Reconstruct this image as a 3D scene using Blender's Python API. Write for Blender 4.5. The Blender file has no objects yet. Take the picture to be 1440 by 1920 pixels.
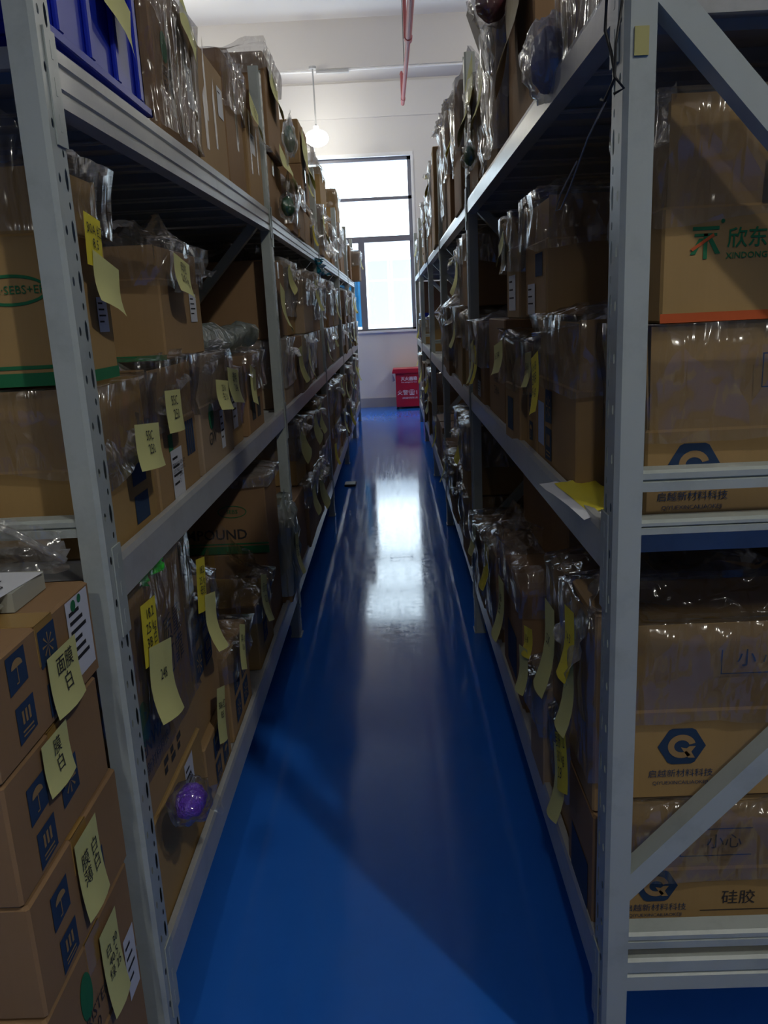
import bpy, math, random
import numpy as np
from mathutils import Vector, Matrix, noise

# ------------------------------------------------------------------ camera, sky, exposure
S = bpy.context.scene
COL = S.collection
W_PX, H_PX, F_PX = 1440, 1920, 1509.34
EYE = 1.45
def setup_camera():
    ax, ay, az = (math.radians(v) for v in (13.8813, -1.1893, 2.726))
    f = Vector((math.sin(ay)*math.cos(ax), math.cos(ay)*math.cos(ax), -math.sin(ax)))
    r = f.cross(Vector((0, 0, 1))).normalized(); d = -(r.cross(f))
    R = r*math.cos(az) + d*math.sin(az); D = -r*math.sin(az) + d*math.cos(az)
    cd = bpy.data.cameras.new('camera'); cam = bpy.data.objects.new('camera', cd); COL.objects.link(cam)
    m = Matrix.Identity(4)
    for i in range(3):
        m[i][0] = R[i]; m[i][1] = -D[i]; m[i][2] = -f[i]
    m[2][3] = EYE
    cam.matrix_world = m
    cd.sensor_fit = 'VERTICAL'; cd.sensor_height = 36.0; cd.lens = 36.0*F_PX/H_PX
    cd.clip_start = 0.02; cd.clip_end = 200
    S.camera = cam
setup_camera()
S.view_settings.view_transform = 'Standard'; S.view_settings.look = 'None'
S.view_settings.gamma = 1.0; S.view_settings.use_curve_mapping = False
S.view_settings.exposure = 0.33
S.cycles.transparent_max_bounces = 24
world = bpy.data.worlds.new('sky'); S.world = world; world.use_nodes = True
bg = world.node_tree.nodes['Background']
bg.inputs[0].default_value = (0.80, 0.90, 1.0, 1); bg.inputs[1].default_value = 6.5
LAMP_NEAR, LAMP_SIDE, LAMP_FILL, LAMP_FAR = 220.0, 470.0, 74.0, 22.0
rnd = random.Random(7)

# ------------------------------------------------------------------ materials
MATS = {}
def newmat(name):
    m = bpy.data.materials.new(name); m.use_nodes = True
    nt = m.node_tree; return m, nt, nt.nodes['Principled BSDF']
def nd(nt, t, **kw):
    n = nt.nodes.new(t)
    for k, v in kw.items():
        if k in n.inputs: n.inputs[k].default_value = v
        else: setattr(n, k, v)
    return n
def simple(name, col, rough=0.5, metal=0.0, spec=0.5, bump=0.0, bscale=40, var=0.0, vscale=6):
    if name in MATS: return MATS[name]
    m, nt, p = newmat(name)
    p.inputs['Base Color'].default_value = (*col, 1); p.inputs['Roughness'].default_value = rough
    p.inputs['Metallic'].default_value = metal; p.inputs['Specular IOR Level'].default_value = spec
    tc = nd(nt, 'ShaderNodeTexCoord')
    if var > 0:
        n = nd(nt, 'ShaderNodeTexNoise', Scale=vscale, Detail=4.0)
        nt.links.new(tc.outputs['Object'], n.inputs['Vector'])
        mx = nd(nt, 'ShaderNodeMixRGB'); mx.inputs[1].default_value = (*[c*(1-var) for c in col], 1)
        mx.inputs[2].default_value = (*[min(1, c*(1+var)) for c in col], 1)
        nt.links.new(n.outputs['Fac'], mx.inputs[0]); nt.links.new(mx.outputs[0], p.inputs['Base Color'])
    if bump > 0:
        n = nd(nt, 'ShaderNodeTexNoise', Scale=bscale, Detail=3.0)
        nt.links.new(tc.outputs['Object'], n.inputs['Vector'])
        b = nd(nt, 'ShaderNodeBump', Strength=bump, Distance=0.01)
        nt.links.new(n.outputs['Fac'], b.inputs['Height']); nt.links.new(b.outputs[0], p.inputs['Normal'])
    MATS[name] = m; return m

def cardboard(name, col):
    m, nt, p = newmat(name)
    tc = nd(nt, 'ShaderNodeTexCoord')
    n = nd(nt, 'ShaderNodeTexNoise', Scale=5.0, Detail=5.0); nt.links.new(tc.outputs['Object'], n.inputs['Vector'])
    mp = nd(nt, 'ShaderNodeMapping'); mp.inputs['Scale'].default_value = (160, 160, 3)
    nt.links.new(tc.outputs['Object'], mp.inputs['Vector'])
    n2 = nd(nt, 'ShaderNodeTexNoise', Scale=1.0, Detail=2.0); nt.links.new(mp.outputs[0], n2.inputs['Vector'])
    ad = nd(nt, 'ShaderNodeMath', operation='MULTIPLY_ADD'); ad.inputs[1].default_value = 0.25
    nt.links.new(n2.outputs['Fac'], ad.inputs[0]); nt.links.new(n.outputs['Fac'], ad.inputs[2])
    mx = nd(nt, 'ShaderNodeMixRGB'); mx.inputs[1].default_value = (*[c*0.8 for c in col], 1)
    mx.inputs[2].default_value = (*[c*1.12 for c in col], 1)
    nt.links.new(ad.outputs[0], mx.inputs[0]); nt.links.new(mx.outputs[0], p.inputs['Base Color'])
    p.inputs['Roughness'].default_value = 0.75; p.inputs['Specular IOR Level'].default_value = 0.25
    b = nd(nt, 'ShaderNodeBump', Strength=0.25, Distance=0.004)
    nt.links.new(n.outputs['Fac'], b.inputs['Height']); nt.links.new(b.outputs[0], p.inputs['Normal'])
    return m
CB = [cardboard('cardboard_tan', (0.35, 0.225, 0.11)), cardboard('cardboard_ochre', (0.38, 0.245, 0.10)),
      cardboard('cardboard_brown', (0.29, 0.175, 0.09)), cardboard('cardboard_grey', (0.34, 0.25, 0.17))]

def film_mat(name, haze, tint=(1, 1, 1), base=0.11, bump=1.0, bs=9):
    m = bpy.data.materials.new(name); m.use_nodes = True; nt = m.node_tree
    nt.nodes.clear()
    out = nd(nt, 'ShaderNodeOutputMaterial'); tc = nd(nt, 'ShaderNodeTexCoord')
    n = nd(nt, 'ShaderNodeTexNoise', Scale=bs, Detail=1.0, Distortion=0.8); nt.links.new(tc.outputs['Object'], n.inputs['Vector'])
    mp = nd(nt, 'ShaderNodeMapping'); mp.inputs['Scale'].default_value = (15, 15, 7); mp.inputs['Rotation'].default_value = (0.3, 0.2, 0.5)
    nt.links.new(tc.outputs['Object'], mp.inputs['Vector'])
    vo = nd(nt, 'ShaderNodeTexVoronoi', Scale=1.0); nt.links.new(mp.outputs[0], vo.inputs['Vector'])
    mp2 = nd(nt, 'ShaderNodeMapping'); mp2.inputs['Scale'].default_value = (40, 40, 6); nt.links.new(tc.outputs['Object'], mp2.inputs['Vector'])
    n2 = nd(nt, 'ShaderNodeTexNoise', Scale=1.0, Detail=0.0, Distortion=1.0); nt.links.new(mp2.outputs[0], n2.inputs['Vector'])
    ad0 = nd(nt, 'ShaderNodeMath', operation='MULTIPLY_ADD'); ad0.inputs[1].default_value = 0.9
    nt.links.new(n.outputs['Fac'], ad0.inputs[0]); nt.links.new(vo.outputs['Distance'], ad0.inputs[2])
    ad = nd(nt, 'ShaderNodeMath', operation='MULTIPLY_ADD'); ad.inputs[1].default_value = 0.35
    nt.links.new(n2.outputs['Fac'], ad.inputs[0]); nt.links.new(ad0.outputs[0], ad.inputs[2])
    b = nd(nt, 'ShaderNodeBump', Strength=bump, Distance=0.03); nt.links.new(ad.outputs[0], b.inputs['Height'])
    gl = nd(nt, 'ShaderNodeBsdfGlossy', Roughness=0.14); nt.links.new(b.outputs[0], gl.inputs['Normal'])
    tr = nd(nt, 'ShaderNodeBsdfTransparent'); tr.inputs[0].default_value = (*[0.97*t for t in tint], 1)
    df = nd(nt, 'ShaderNodeBsdfDiffuse'); df.inputs[0].default_value = (*[0.75*t for t in tint], 1); nt.links.new(b.outputs[0], df.inputs['Normal'])
    tl = nd(nt, 'ShaderNodeBsdfTranslucent'); tl.inputs[0].default_value = (*[0.75*t for t in tint], 1)
    hz = nd(nt, 'ShaderNodeMixShader'); hz.inputs[0].default_value = 0.4
    nt.links.new(df.outputs[0], hz.inputs[1]); nt.links.new(tl.outputs[0], hz.inputs[2])
    m1 = nd(nt, 'ShaderNodeMixShader'); m1.inputs[0].default_value = haze
    nt.links.new(tr.outputs[0], m1.inputs[1]); nt.links.new(hz.outputs[0], m1.inputs[2])
    fr = nd(nt, 'ShaderNodeFresnel', IOR=1.5);     fm = nd(nt, 'ShaderNodeMath', operation='MULTIPLY_ADD'); fm.inputs[1].default_value = 0.4; fm.inputs[2].default_value = base
    nt.links.new(fr.outputs[0], fm.inputs[0])
    m2 = nd(nt, 'ShaderNodeMixShader'); nt.links.new(fm.outputs[0], m2.inputs[0])
    nt.links.new(m1.outputs[0], m2.inputs[1]); nt.links.new(gl.outputs[0], m2.inputs[2])
    nt.links.new(m2.outputs[0], out.inputs['Surface'])
    return m
FILM = film_mat('clear_film', 0.06)
FILM_W = film_mat('milky_film', 0.30, base=0.14)
FILM_G = film_mat('bubble_bag', 0.55, tint=(0.78, 0.88, 0.85))
FILM_B = film_mat('cyan_film', 0.75, tint=(0.05, 0.55, 0.75))
FILM_P = film_mat('pouch_film', 0.05)

def steel_mat(name, col, rough=0.38):
    m, nt, p = newmat(name)
    tc = nd(nt, 'ShaderNodeTexCoord')
    n = nd(nt, 'ShaderNodeTexNoise', Scale=9.0, Detail=6.0, Roughness=0.7); nt.links.new(tc.outputs['Object'], n.inputs['Vector'])
    rp = nd(nt, 'ShaderNodeValToRGB'); rp.color_ramp.elements[0].position = 0.33; rp.color_ramp.elements[1].position = 0.5
    rp.color_ramp.elements[0].color = (*[c*0.86 for c in col], 1); rp.color_ramp.elements[1].color = (*col, 1)
    nt.links.new(n.outputs['Fac'], rp.inputs[0]); nt.links.new(rp.outputs[0], p.inputs['Base Color'])
    p.inputs['Roughness'].default_value = rough; p.inputs['Specular IOR Level'].default_value = 0.6
    b = nd(nt, 'ShaderNodeBump', Strength=0.08, Distance=0.004); nt.links.new(n.outputs['Fac'], b.inputs['Height'])
    nt.links.new(b.outputs[0], p.inputs['Normal']); return m
STEEL = steel_mat('painted_steel', (0.41, 0.455, 0.44))
BEAM = steel_mat('beam_steel', (0.42, 0.43, 0.43), 0.3)
DECK = steel_mat('deck_steel', (0.40, 0.41, 0.41), 0.45)
WHITE = simple('wall_paint', (0.74, 0.72, 0.71), 0.85, bump=0.1, bscale=90, var=0.03, vscale=1.2)
CEIL = simple('ceiling_paint', (0.70, 0.68, 0.67), 0.9)
BEAMC = simple('concrete_beam_paint', (0.66, 0.63, 0.61), 0.9)
BASEB = simple('baseboard_paint', (0.38, 0.38, 0.42), 0.6)
DARKFR = simple('window_frame_dark', (0.16, 0.16, 0.20), 0.4)
WHITEFR = simple('window_frame_white', (0.85, 0.85, 0.87), 0.4)
NOTE_P = simple('note_pale', (0.62, 0.62, 0.26), 0.8)
NOTE_B = simple('note_bright', (0.72, 0.62, 0.04), 0.75)
PAPER = simple('label_paper', (0.66, 0.68, 0.74), 0.7)
INK = simple('black_ink', (0.015, 0.015, 0.02), 0.8)
PRINT_DK = simple('print_dark', (0.03, 0.03, 0.035), 0.85)
PRINT_BL = simple('print_blue', (0.012, 0.04, 0.10), 0.8)
PRINT_GR = simple('print_green', (0.01, 0.16, 0.06), 0.8)
PRINT_OR = simple('print_orange', (0.50, 0.09, 0.02), 0.8)
PRINT_TAN = simple('print_gap_tan', (0.33, 0.21, 0.09), 0.8)
TAPE = simple('packing_tape', (0.36, 0.22, 0.07), 0.22, spec=0.6)
TAPE_C = simple('clear_tape', (0.50, 0.44, 0.37), 0.18, spec=0.8)
BLUEPL = simple('blue_plastic', (0.012, 0.03, 0.42), 0.42, spec=0.3, var=0.1)
RED = simple('red_enamel', (0.50, 0.015, 0.04), 0.3)
PIPE = simple('pipe_red', (0.42, 0.10, 0.11), 0.5)
WTEXT = simple('white_print', (0.9, 0.85, 0.85), 0.6)
BLACK = simple('black_rubber', (0.01, 0.01, 0.012), 0.5)
GREYM = simple('grey_metal', (0.45, 0.45, 0.46), 0.35)
PURPLE = simple('purple_bristle', (0.16, 0.04, 0.70), 0.6, bump=1.0, bscale=160)
PURPLE2 = simple('lavender_blue', (0.11, 0.11, 0.28), 0.7, var=0.3, vscale=20)
GREENB = simple('green_bristle', (0.01, 0.13, 0.05), 0.6)
MAROON = simple('maroon', (0.10, 0.01, 0.02), 0.6)
LIME = simple('lime_tape', (0.05, 0.75, 0.05), 0.4)

def floor_mat():
    m, nt, p = newmat('blue_epoxy_floor')
    tc = nd(nt, 'ShaderNodeTexCoord')
    n = nd(nt, 'ShaderNodeTexNoise', Scale=1.6, Detail=7.0, Roughness=0.65); nt.links.new(tc.outputs['Object'], n.inputs['Vector'])
    n2 = nd(nt, 'ShaderNodeTexNoise', Scale=28.0, Detail=5.0, Roughness=0.7); nt.links.new(tc.outputs['Object'], n2.inputs['Vector'])
    mx = nd(nt, 'ShaderNodeMixRGB'); mx.inputs[1].default_value = (0.014, 0.13, 0.60, 1); mx.inputs[2].default_value = (0.028, 0.18, 0.72, 1)
    nt.links.new(n.outputs['Fac'], mx.inputs[0]); nt.links.new(mx.outputs[0], p.inputs['Base Color'])
    mr = nd(nt, 'ShaderNodeMapRange'); mr.inputs['To Min'].default_value = 0.03; mr.inputs['To Max'].default_value = 0.17
    mp = nd(nt, 'ShaderNodeMapping'); mp.inputs['Scale'].default_value = (26, 1.3, 1); nt.links.new(tc.outputs['Object'], mp.inputs['Vector'])
    n3 = nd(nt, 'ShaderNodeTexNoise', Scale=1.0, Detail=6.0, Roughness=0.75); nt.links.new(mp.outputs[0], n3.inputs['Vector'])
    av = nd(nt, 'ShaderNodeMath', operation='MULTIPLY'); nt.links.new(n2.outputs['Fac'], av.inputs[0]); nt.links.new(n3.outputs['Fac'], av.inputs[1])
    mr.inputs['From Min'].default_value = 0.12; mr.inputs['From Max'].default_value = 0.40
    nt.links.new(av.outputs[0], mr.inputs['Value']); nt.links.new(mr.outputs[0], p.inputs['Roughness'])
    p.inputs['Specular IOR Level'].default_value = 0.24
    b = nd(nt, 'ShaderNodeBump', Strength=0.05, Distance=0.004); nt.links.new(n.outputs['Fac'], b.inputs['Height'])
    nt.links.new(b.outputs[0], p.inputs['Normal']); return m
FLOOR = floor_mat()
def emit(name, col, s):
    m = bpy.data.materials.new(name); m.use_nodes = True; nt = m.node_tree; nt.nodes.clear()
    e = nd(nt, 'ShaderNodeEmission', Strength=s); e.inputs[0].default_value = (*col, 1)
    o = nd(nt, 'ShaderNodeOutputMaterial'); nt.links.new(e.outputs[0], o.inputs['Surface']); return m

# ------------------------------------------------------------------ mesh helpers
class MB:
    def __init__(s): s.v = []; s.f = []
    def add(s, vs, fs):
        k = len(s.v); s.v += [tuple(v) for v in vs]; s.f += [tuple(i+k for i in f) for f in fs]; return s
    def box(s, x0, x1, y0, y1, z0, z1, c=0.0):
        if x0 > x1: x0, x1 = x1, x0
        if y0 > y1: y0, y1 = y1, y0
        if c <= 0:
            return s.add([(x0,y0,z0),(x1,y0,z0),(x1,y1,z0),(x0,y1,z0),(x0,y0,z1),(x1,y0,z1),(x1,y1,z1),(x0,y1,z1)],
                  [(0,3,2,1),(4,5,6,7),(0,1,5,4),(1,2,6,5),(2,3,7,6),(3,0,4,7)])
        vs = []; rings = []
        for z, o in ((z0, c), (z0+c, 0), (z1-c, 0), (z1, c)):
            a, b_, d, e = x0+o, x1-o, y0+o, y1-o
            ring = [(a+c,d,z),(b_-c,d,z),(b_,d+c,z),(b_,e-c,z),(b_-c,e,z),(a+c,e,z),(a,e-c,z),(a,d+c,z)]
            rings.append(ring); vs += ring
        fs = [tuple(reversed(range(8))), tuple(range(24, 32))]
        for r in range(3):
            for i in range(8):
                j = (i+1) % 8; fs.append((r*8+i, r*8+j, r*8+8+j, r*8+8+i))
        return s.add(vs, fs)
    def quad(s, a, b, c, d): return s.add([a, b, c, d], [(0, 1, 2, 3)])
    def prism(s, prof, axis, t0, t1, caps=True):
        """profile of (p,q) extruded along axis: x->(t,p,q) y->(p,t,q) z->(p,q,t)"""
        n = len(prof); m3 = {'x': lambda p, t: (t, p[0], p[1]), 'y': lambda p, t: (p[0], t, p[1]), 'z': lambda p, t: (p[0], p[1], t)}[axis]
        vs = [m3(p, t0) for p in prof] + [m3(p, t1) for p in prof]
        fs = [(i, (i+1) % n, (i+1) % n+n, i+n) for i in range(n)]
        if caps: fs += [tuple(range(n)), tuple(range(n, 2*n))]
        return s.add(vs, fs)
    def tube(s, pts, r, n=8, cap=True):
        pts = [Vector(p) for p in pts]; rr = r if hasattr(r, '__len__') else [r]*len(pts); rings = []
        for i, p in enumerate(pts):
            t = (pts[min(i+1, len(pts)-1)]-pts[max(i-1, 0)]).normalized()
            a = t.cross(Vector((0.31, 0.2, 0.93))).normalized(); b = t.cross(a)
            rings += [p+(a*math.cos(k*2*math.pi/n)+b*math.sin(k*2*math.pi/n))*rr[i] for k in range(n)]
        fs = [(i*n+k, i*n+(k+1) % n, (i+1)*n+(k+1) % n, (i+1)*n+k) for i in range(len(pts)-1) for k in range(n)]
        if cap: fs += [tuple(range(n)), tuple(range((len(pts)-1)*n, len(pts)*n))]
        return s.add(rings, fs)
    def lathe(s, prof, n=24, c=(0, 0)):
        vs = [(c[0]+r*math.cos(k*2*math.pi/n), c[1]+r*math.sin(k*2*math.pi/n), z) for r, z in prof for k in range(n)]
        fs = [(i*n+k, i*n+(k+1) % n, (i+1)*n+(k+1) % n, (i+1)*n+k) for i in range(len(prof)-1) for k in range(n)]
        return s.add(vs, fs)
    def build(s, name, m, parent=None, loc=(0, 0, 0), smooth=False, rot=0.0, fix=True):
        me = bpy.data.meshes.new(name); me.from_pydata(s.v, [], s.f); me.materials.append(m)
        if fix:
            import bmesh
            bm = bmesh.new(); bm.from_mesh(me); bmesh.ops.recalc_face_normals(bm, faces=bm.faces); bm.to_mesh(me); bm.free()
        if smooth: me.shade_smooth()
        return link(name, me, parent, loc, rot)
def link(name, data, parent=None, loc=(0, 0, 0), rot=0.0):
    o = bpy.data.objects.new(name, data); COL.objects.link(o); o.location = loc; o.rotation_euler = (0, 0, rot)
    if parent: o.parent = parent
    return o
def tag(o, label=None, cat=None, group=None, kind=None):
    for k, v in (('label', label), ('category', cat), ('group', group), ('kind', kind)):
        if v: o[k] = v
    return o
def thing(name, label, cat, loc=(0, 0, 0), group=None, rot=0.0):
    return tag(link(name, None, None, loc, rot), label, cat, group)
def struct(name, mb, m, parent=None, **k):
    o = mb.build(name, m, parent, **k)
    if not parent: o['kind'] = 'structure'
    return o
_tc = {}
def text_mesh(txt, bold=False):
    """text centred at the origin, height about 1"""
    if txt in _tc: return _tc[txt]
    cu = bpy.data.curves.new('t', 'FONT'); cu.body = txt; cu.align_x = 'CENTER'; cu.align_y = 'CENTER'
    cu.resolution_u = 2; cu.space_line = 1.0
    if bold: cu.offset = 0.012
    ob = bpy.data.objects.new('t', cu); me = ob.to_mesh()
    vs = [(v.co.x, v.co.y) for v in me.vertices]; fs = [tuple(p.vertices) for p in me.polygons]
    ob.to_mesh_clear(); bpy.data.objects.remove(ob); bpy.data.curves.remove(cu)
    _tc[txt] = (vs, fs); return _tc[txt]

# face frames of a box of size (dx,dy,h) whose origin is the centre of its base
def frame(dx, dy, face):
    if face == '+x': return Vector((dx/2, -dy/2, 0)), Vector((0, 1, 0)), Vector((1, 0, 0))
    if face == '-x': return Vector((-dx/2, dy/2, 0)), Vector((0, -1, 0)), Vector((-1, 0, 0))
    return Vector((-dx/2, -dy/2, 0)), Vector((1, 0, 0)), Vector((0, -1, 0))
UP = Vector((0, 0, 1))
def decal(par, fr, polys, m, name='printed_mark', off=0.0012):
    o0, r, n = fr; mb = MB()
    for p in polys:
        mb.add([o0+r*u+UP*v+n*off for u, v in p], [tuple(range(len(p)))])
    return mb.build(name, m, par, fix=False)
def rect(u0, u1, v0, v1): return [(u0, v0), (u1, v0), (u1, v1), (u0, v1)]
def circ(cu, cv, ru, rv=None, n=20, a0=0, a1=2*math.pi):
    rv = rv or ru
    return [(cu+ru*math.cos(a0+(a1-a0)*i/n), cv+rv*math.sin(a0+(a1-a0)*i/n)) for i in range(n)]
def ring(cu, cv, ru, rv, t, n=28, a0=0.0, a1=2*math.pi):
    out = []
    for i in range(n):
        a, b = a0+(a1-a0)*i/n, a0+(a1-a0)*(i+1)/n
        out.append([(cu+ru*math.cos(a), cv+rv*math.sin(a)), (cu+ru*math.cos(b), cv+rv*math.sin(b)),
                    (cu+(ru-t)*math.cos(b), cv+(rv-t)*math.sin(b)), (cu+(ru-t)*math.cos(a), cv+(rv-t)*math.sin(a))])
    return out
def letters(par, fr, txt, cu, cv, size, m, name='lettering', off=0.0016, sx=1.0, rot=0.0, bold=False):
    o0, r, n = fr; vs, fs = text_mesh(txt, bold); c, s_ = math.cos(rot), math.sin(rot)
    mb = MB(); mb.add([o0+r*(cu+(x*sx*c-y*s_)*size)+UP*(cv+(x*sx*s_+y*c)*size)+n*off for x, y in vs], fs)
    return mb.build(name, m, par, fix=False)

HAND = ['面膜\n白', '膜 白\n25 kg', '2516\n白 3.0', '55C\n250', '色粉 12\n-50 kg', '30A 红\n8.5', '透明\n248', '母粒\n2.8 kg', '黑 45\n0.6', '绿 07\n12.0']
def note(par, fr, u, v, w, h, m=None, txt=None, tilt=0.0, curl=0.35, off=0.012, lift=0.0, name='paper_note', tsize=0.3):
    """sheet whose top-left corner is at (u,v) on the face, bottom curling away from the box"""
    m = m or NOTE_P; o0, r, n = fr; ct, st = math.cos(tilt), math.sin(tilt)
    def P(a, b, e=0.0):   # a 0..1 to the right, b 0..1 downward
        x = a*w; y = -b*h
        d = off+e+lift*b+curl*h*(max(0, b-0.35)**2)+0.05*w*math.sin(a*3.1)*b
        return o0+r*(u+x*ct-y*st)+UP*(v+x*st+y*ct)+n*d
    mb = MB(); N, K = 4, 6
    vs = [P(i/N, j/K) for j in range(K+1) for i in range(N+1)]
    fs = [(j*(N+1)+i, j*(N+1)+i+1, (j+1)*(N+1)+i+1, (j+1)*(N+1)+i) for j in range(K) for i in range(N)]
    mb.add(vs, fs); o = mb.build(name, m, par, smooth=True, fix=False)
    if txt:
        tv, tf = text_mesh(txt); s = tsize*min(w, h)
        t = MB(); t.add([P(0.5+x*s/w, 0.42-y*s/h, 0.0018) for x, y in tv], tf)
        t.build('handwriting', INK, o, fix=False)
    return o

def film(par, dx, dy, z0, z1, cap=0.06, seed=0, m=None, close=0.35, ears=2, name='plastic_wrap', amp=0.006):
    """crumpled plastic round the top of a box: hem at z0, shoulder at z1, gathered above"""
    r_ = random.Random(seed); m = m or FILM
    N = 44; R1 = max(3, int((z1-z0)/0.035)); R2 = 5; per = 2*(dx+dy); vs = []
    pts = []
    for i in range(N):
        t = per*i/N
        if t < dx: q_ = (-dx/2+t, -dy/2)
        elif t < dx+dy: q_ = (dx/2, -dy/2+t-dx)
        elif t < 2*dx+dy: q_ = (dx/2-(t-dx-dy), dy/2)
        else: q_ = (-dx/2, dy/2-(t-2*dx-dy))
        ex, ey = max(0, 1-(dx/2-abs(q_[0]))/0.03), max(0, 1-(dy/2-abs(q_[1]))/0.03)
        pts.append((q_[0], q_[1], math.copysign(ex, q_[0]), math.copysign(ey, q_[1])))
    ear = [(r_.random()*2*math.pi, 0.25+r_.random()*0.35) for _ in range(ears)]
    for j in range(R1+R2+1):
        for i, (x, y, ux, uy) in enumerate(pts):
            q = Vector((x*9, y*9, j*0.5+seed*3.1)); w = noise.noise(q); w2 = noise.noise(q*2.7)
            if j <= R1:
                z = z0+(z1-z0)*j/R1+(0.02*w if j == 0 else 0.004*w2)
                e = 0.010+amp*(w+0.7*w2)+(0.004 if j == 0 else 0)+(0.012*j/R1)
                vs.append((x+ux*e, y+uy*e, z))
            else:
                k = (j-R1)/R2; s = 1-(1-close)*k**0.8
                z = z1+cap*(k*(0.65+0.9*w)+0.3*w2*k)
                a = math.atan2(y, x); ex = 0
                for ea, es in ear:
                    dd = abs((a-ea+math.pi) % (2*math.pi)-math.pi)
                    if dd < es: ex += (1-dd/es)
                z += ex*cap*0.8*k; s += ex*0.25*k
                vs.append(((x+ux*0.022)*s+0.02*w*k, (y+uy*0.022)*s+0.02*w2*k, z))
    fs = [(j*N+i, j*N+(i+1) % N, (j+1)*N+(i+1) % N, (j+1)*N+i) for j in range(R1+R2) for i in range(N)]
    mb = MB(); mb.add(vs, fs); return mb.build(name, m, par, smooth=True, fix=False)

def sheet(par, P0, P1, P2, P3, seed=0, m=None, amp=0.02, n=10, name='loose_plastic', sag=0.0, loc=(0, 0, 0)):
    P0, P1, P2, P3 = map(Vector, (P0, P1, P2, P3)); nn = (P1-P0).cross(P3-P0).normalized(); vs = []
    for j in range(n+1):
        for i in range(n+1):
            a, b = i/n, j/n
            p = (P0*(1-a)+P1*a)*(1-b)+(P3*(1-a)+P2*a)*b
            q = Vector((a*3+seed, b*3, seed*1.7))
            p = p+nn*amp*(noise.noise(q)+0.5*noise.noise(q*2.6))+nn*sag*math.sin(a*math.pi)*math.sin(b*math.pi)
            if i in (0, n) or j in (0, n): p = p+Vector((noise.noise(q*3), noise.noise(q*3.3), noise.noise(q*3.7)))*amp*0.6
            vs.append(p)
    fs = [(j*(n+1)+i, j*(n+1)+i+1, (j+1)*(n+1)+i+1, (j+1)*(n+1)+i) for j in range(n) for i in range(n)]
    mb = MB(); mb.add(vs, fs); return mb.build(name, m or FILM_W, par, loc=loc, smooth=True, fix=False)

# ------------------------------------------------------------------ cartons
XA, XB = -0.4866, 0.3232      # aisle faces of the left and right racks
def carton(label, side, y0, y1, z0, z1, ins=0.02, depth=0.50, m=0, flap=0.0, rot=0.0, group=None, tape=True, x=None, gap=0.004, name='cardboard_box'):
    """one carton; z1 is the top of its body, flap > 0 leaves the lid flaps standing up that high"""
    if x: xa, xb = x
    elif side == 'L': xb = XA-ins; xa = xb-depth
    else: xa = XB+ins; xb = xa+depth
    y0 += gap; y1 -= gap
    dx, dy, h = xb-xa, y1-y0, z1-z0
    mat = CB[m]; b = MB(); c = 0.004
    b.box(-dx/2, dx/2, -dy/2, dy/2, 0, h, c)
    o = b.build(name, mat, None, ((xa+xb)/2, (y0+y1)/2, z0), rot=rot)
    tag(o, label, 'box', group or ('boxes on the left rack' if side == 'L' else 'boxes on the right rack'))
    o['_d'] = (dx, dy, h)
    if flap > 0:
        t = 0.003; sp = 0.02
        for k, (ax, s) in enumerate((('y', -1), ('y', 1), ('x', -1), ('x', 1))):
            q = MB(); f = flap*(1.0 if ax == 'y' else 0.97); lean = sp*rnd.uniform(-0.5, 0.9)
            if ax == 'y':
                ya = s*(dy/2-0.004); yb = s*(dy/2-0.004+lean); X = dx/2-0.006
                q.add([(-X, ya, h), (X, ya, h), (X, ya-s*t, h), (-X, ya-s*t, h), (-X, yb, h+f), (X, yb, h+f), (X, yb-s*t, h+f), (-X, yb-s*t, h+f)],
                      [(0,1,2,3),(4,5,6,7),(0,1,5,4),(1,2,6,5),(2,3,7,6),(3,0,4,7)])
            else:
                xa_ = s*(dx/2-0.004); xb_ = s*(dx/2-0.004+lean); Y = dy/2-0.008
                q.add([(xa_, -Y, h), (xa_, Y, h), (xa_-s*t, Y, h), (xa_-s*t, -Y, h), (xb_, -Y, h+f), (xb_, Y, h+f), (xb_-s*t, Y, h+f), (xb_-s*t, -Y, h+f)],
                      [(0,1,2,3),(4,5,6,7),(0,1,5,4),(1,2,6,5),(2,3,7,6),(3,0,4,7)])
            q.build('flap', mat, o)
    elif tape:
        q = MB(); w = 0.025
        q.box(-w, w, -dy/2-0.001, dy/2+0.001, h, h+0.001) if dx > dy else q.box(-dx/2-0.001, dx/2+0.001, -w, w, h, h+0.001)
        if dx > dy: q.box(-w, w, -dy/2-0.0012, -dy/2-0.0002, h-0.07, h+0.001)
        else:
            for s in (-1, 1): q.box(s*(dx/2+0.0002), s*(dx/2+0.0012), -w, w, h-0.07, h+0.001)
        q.build('tape', TAPE, o)
    return o
def fr_of(o, face): d = o['_d']; return frame(d[0], d[1], face)
def uv(o, y, z, side):       # aisle-face coordinates of a world point
    d = o['_d']; return ((y-o.location.y+d[1]/2) if side == 'L' else (o.location.y+d[1]/2-y)), z-o.location.z
def A_(side): return '+x' if side == 'L' else '-x'
def anote(o, side, y, z, w, h, **k):
    u, v = uv(o, y, z, side); return note(o, fr_of(o, A_(side)), u, v, w, h, **k)
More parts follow.
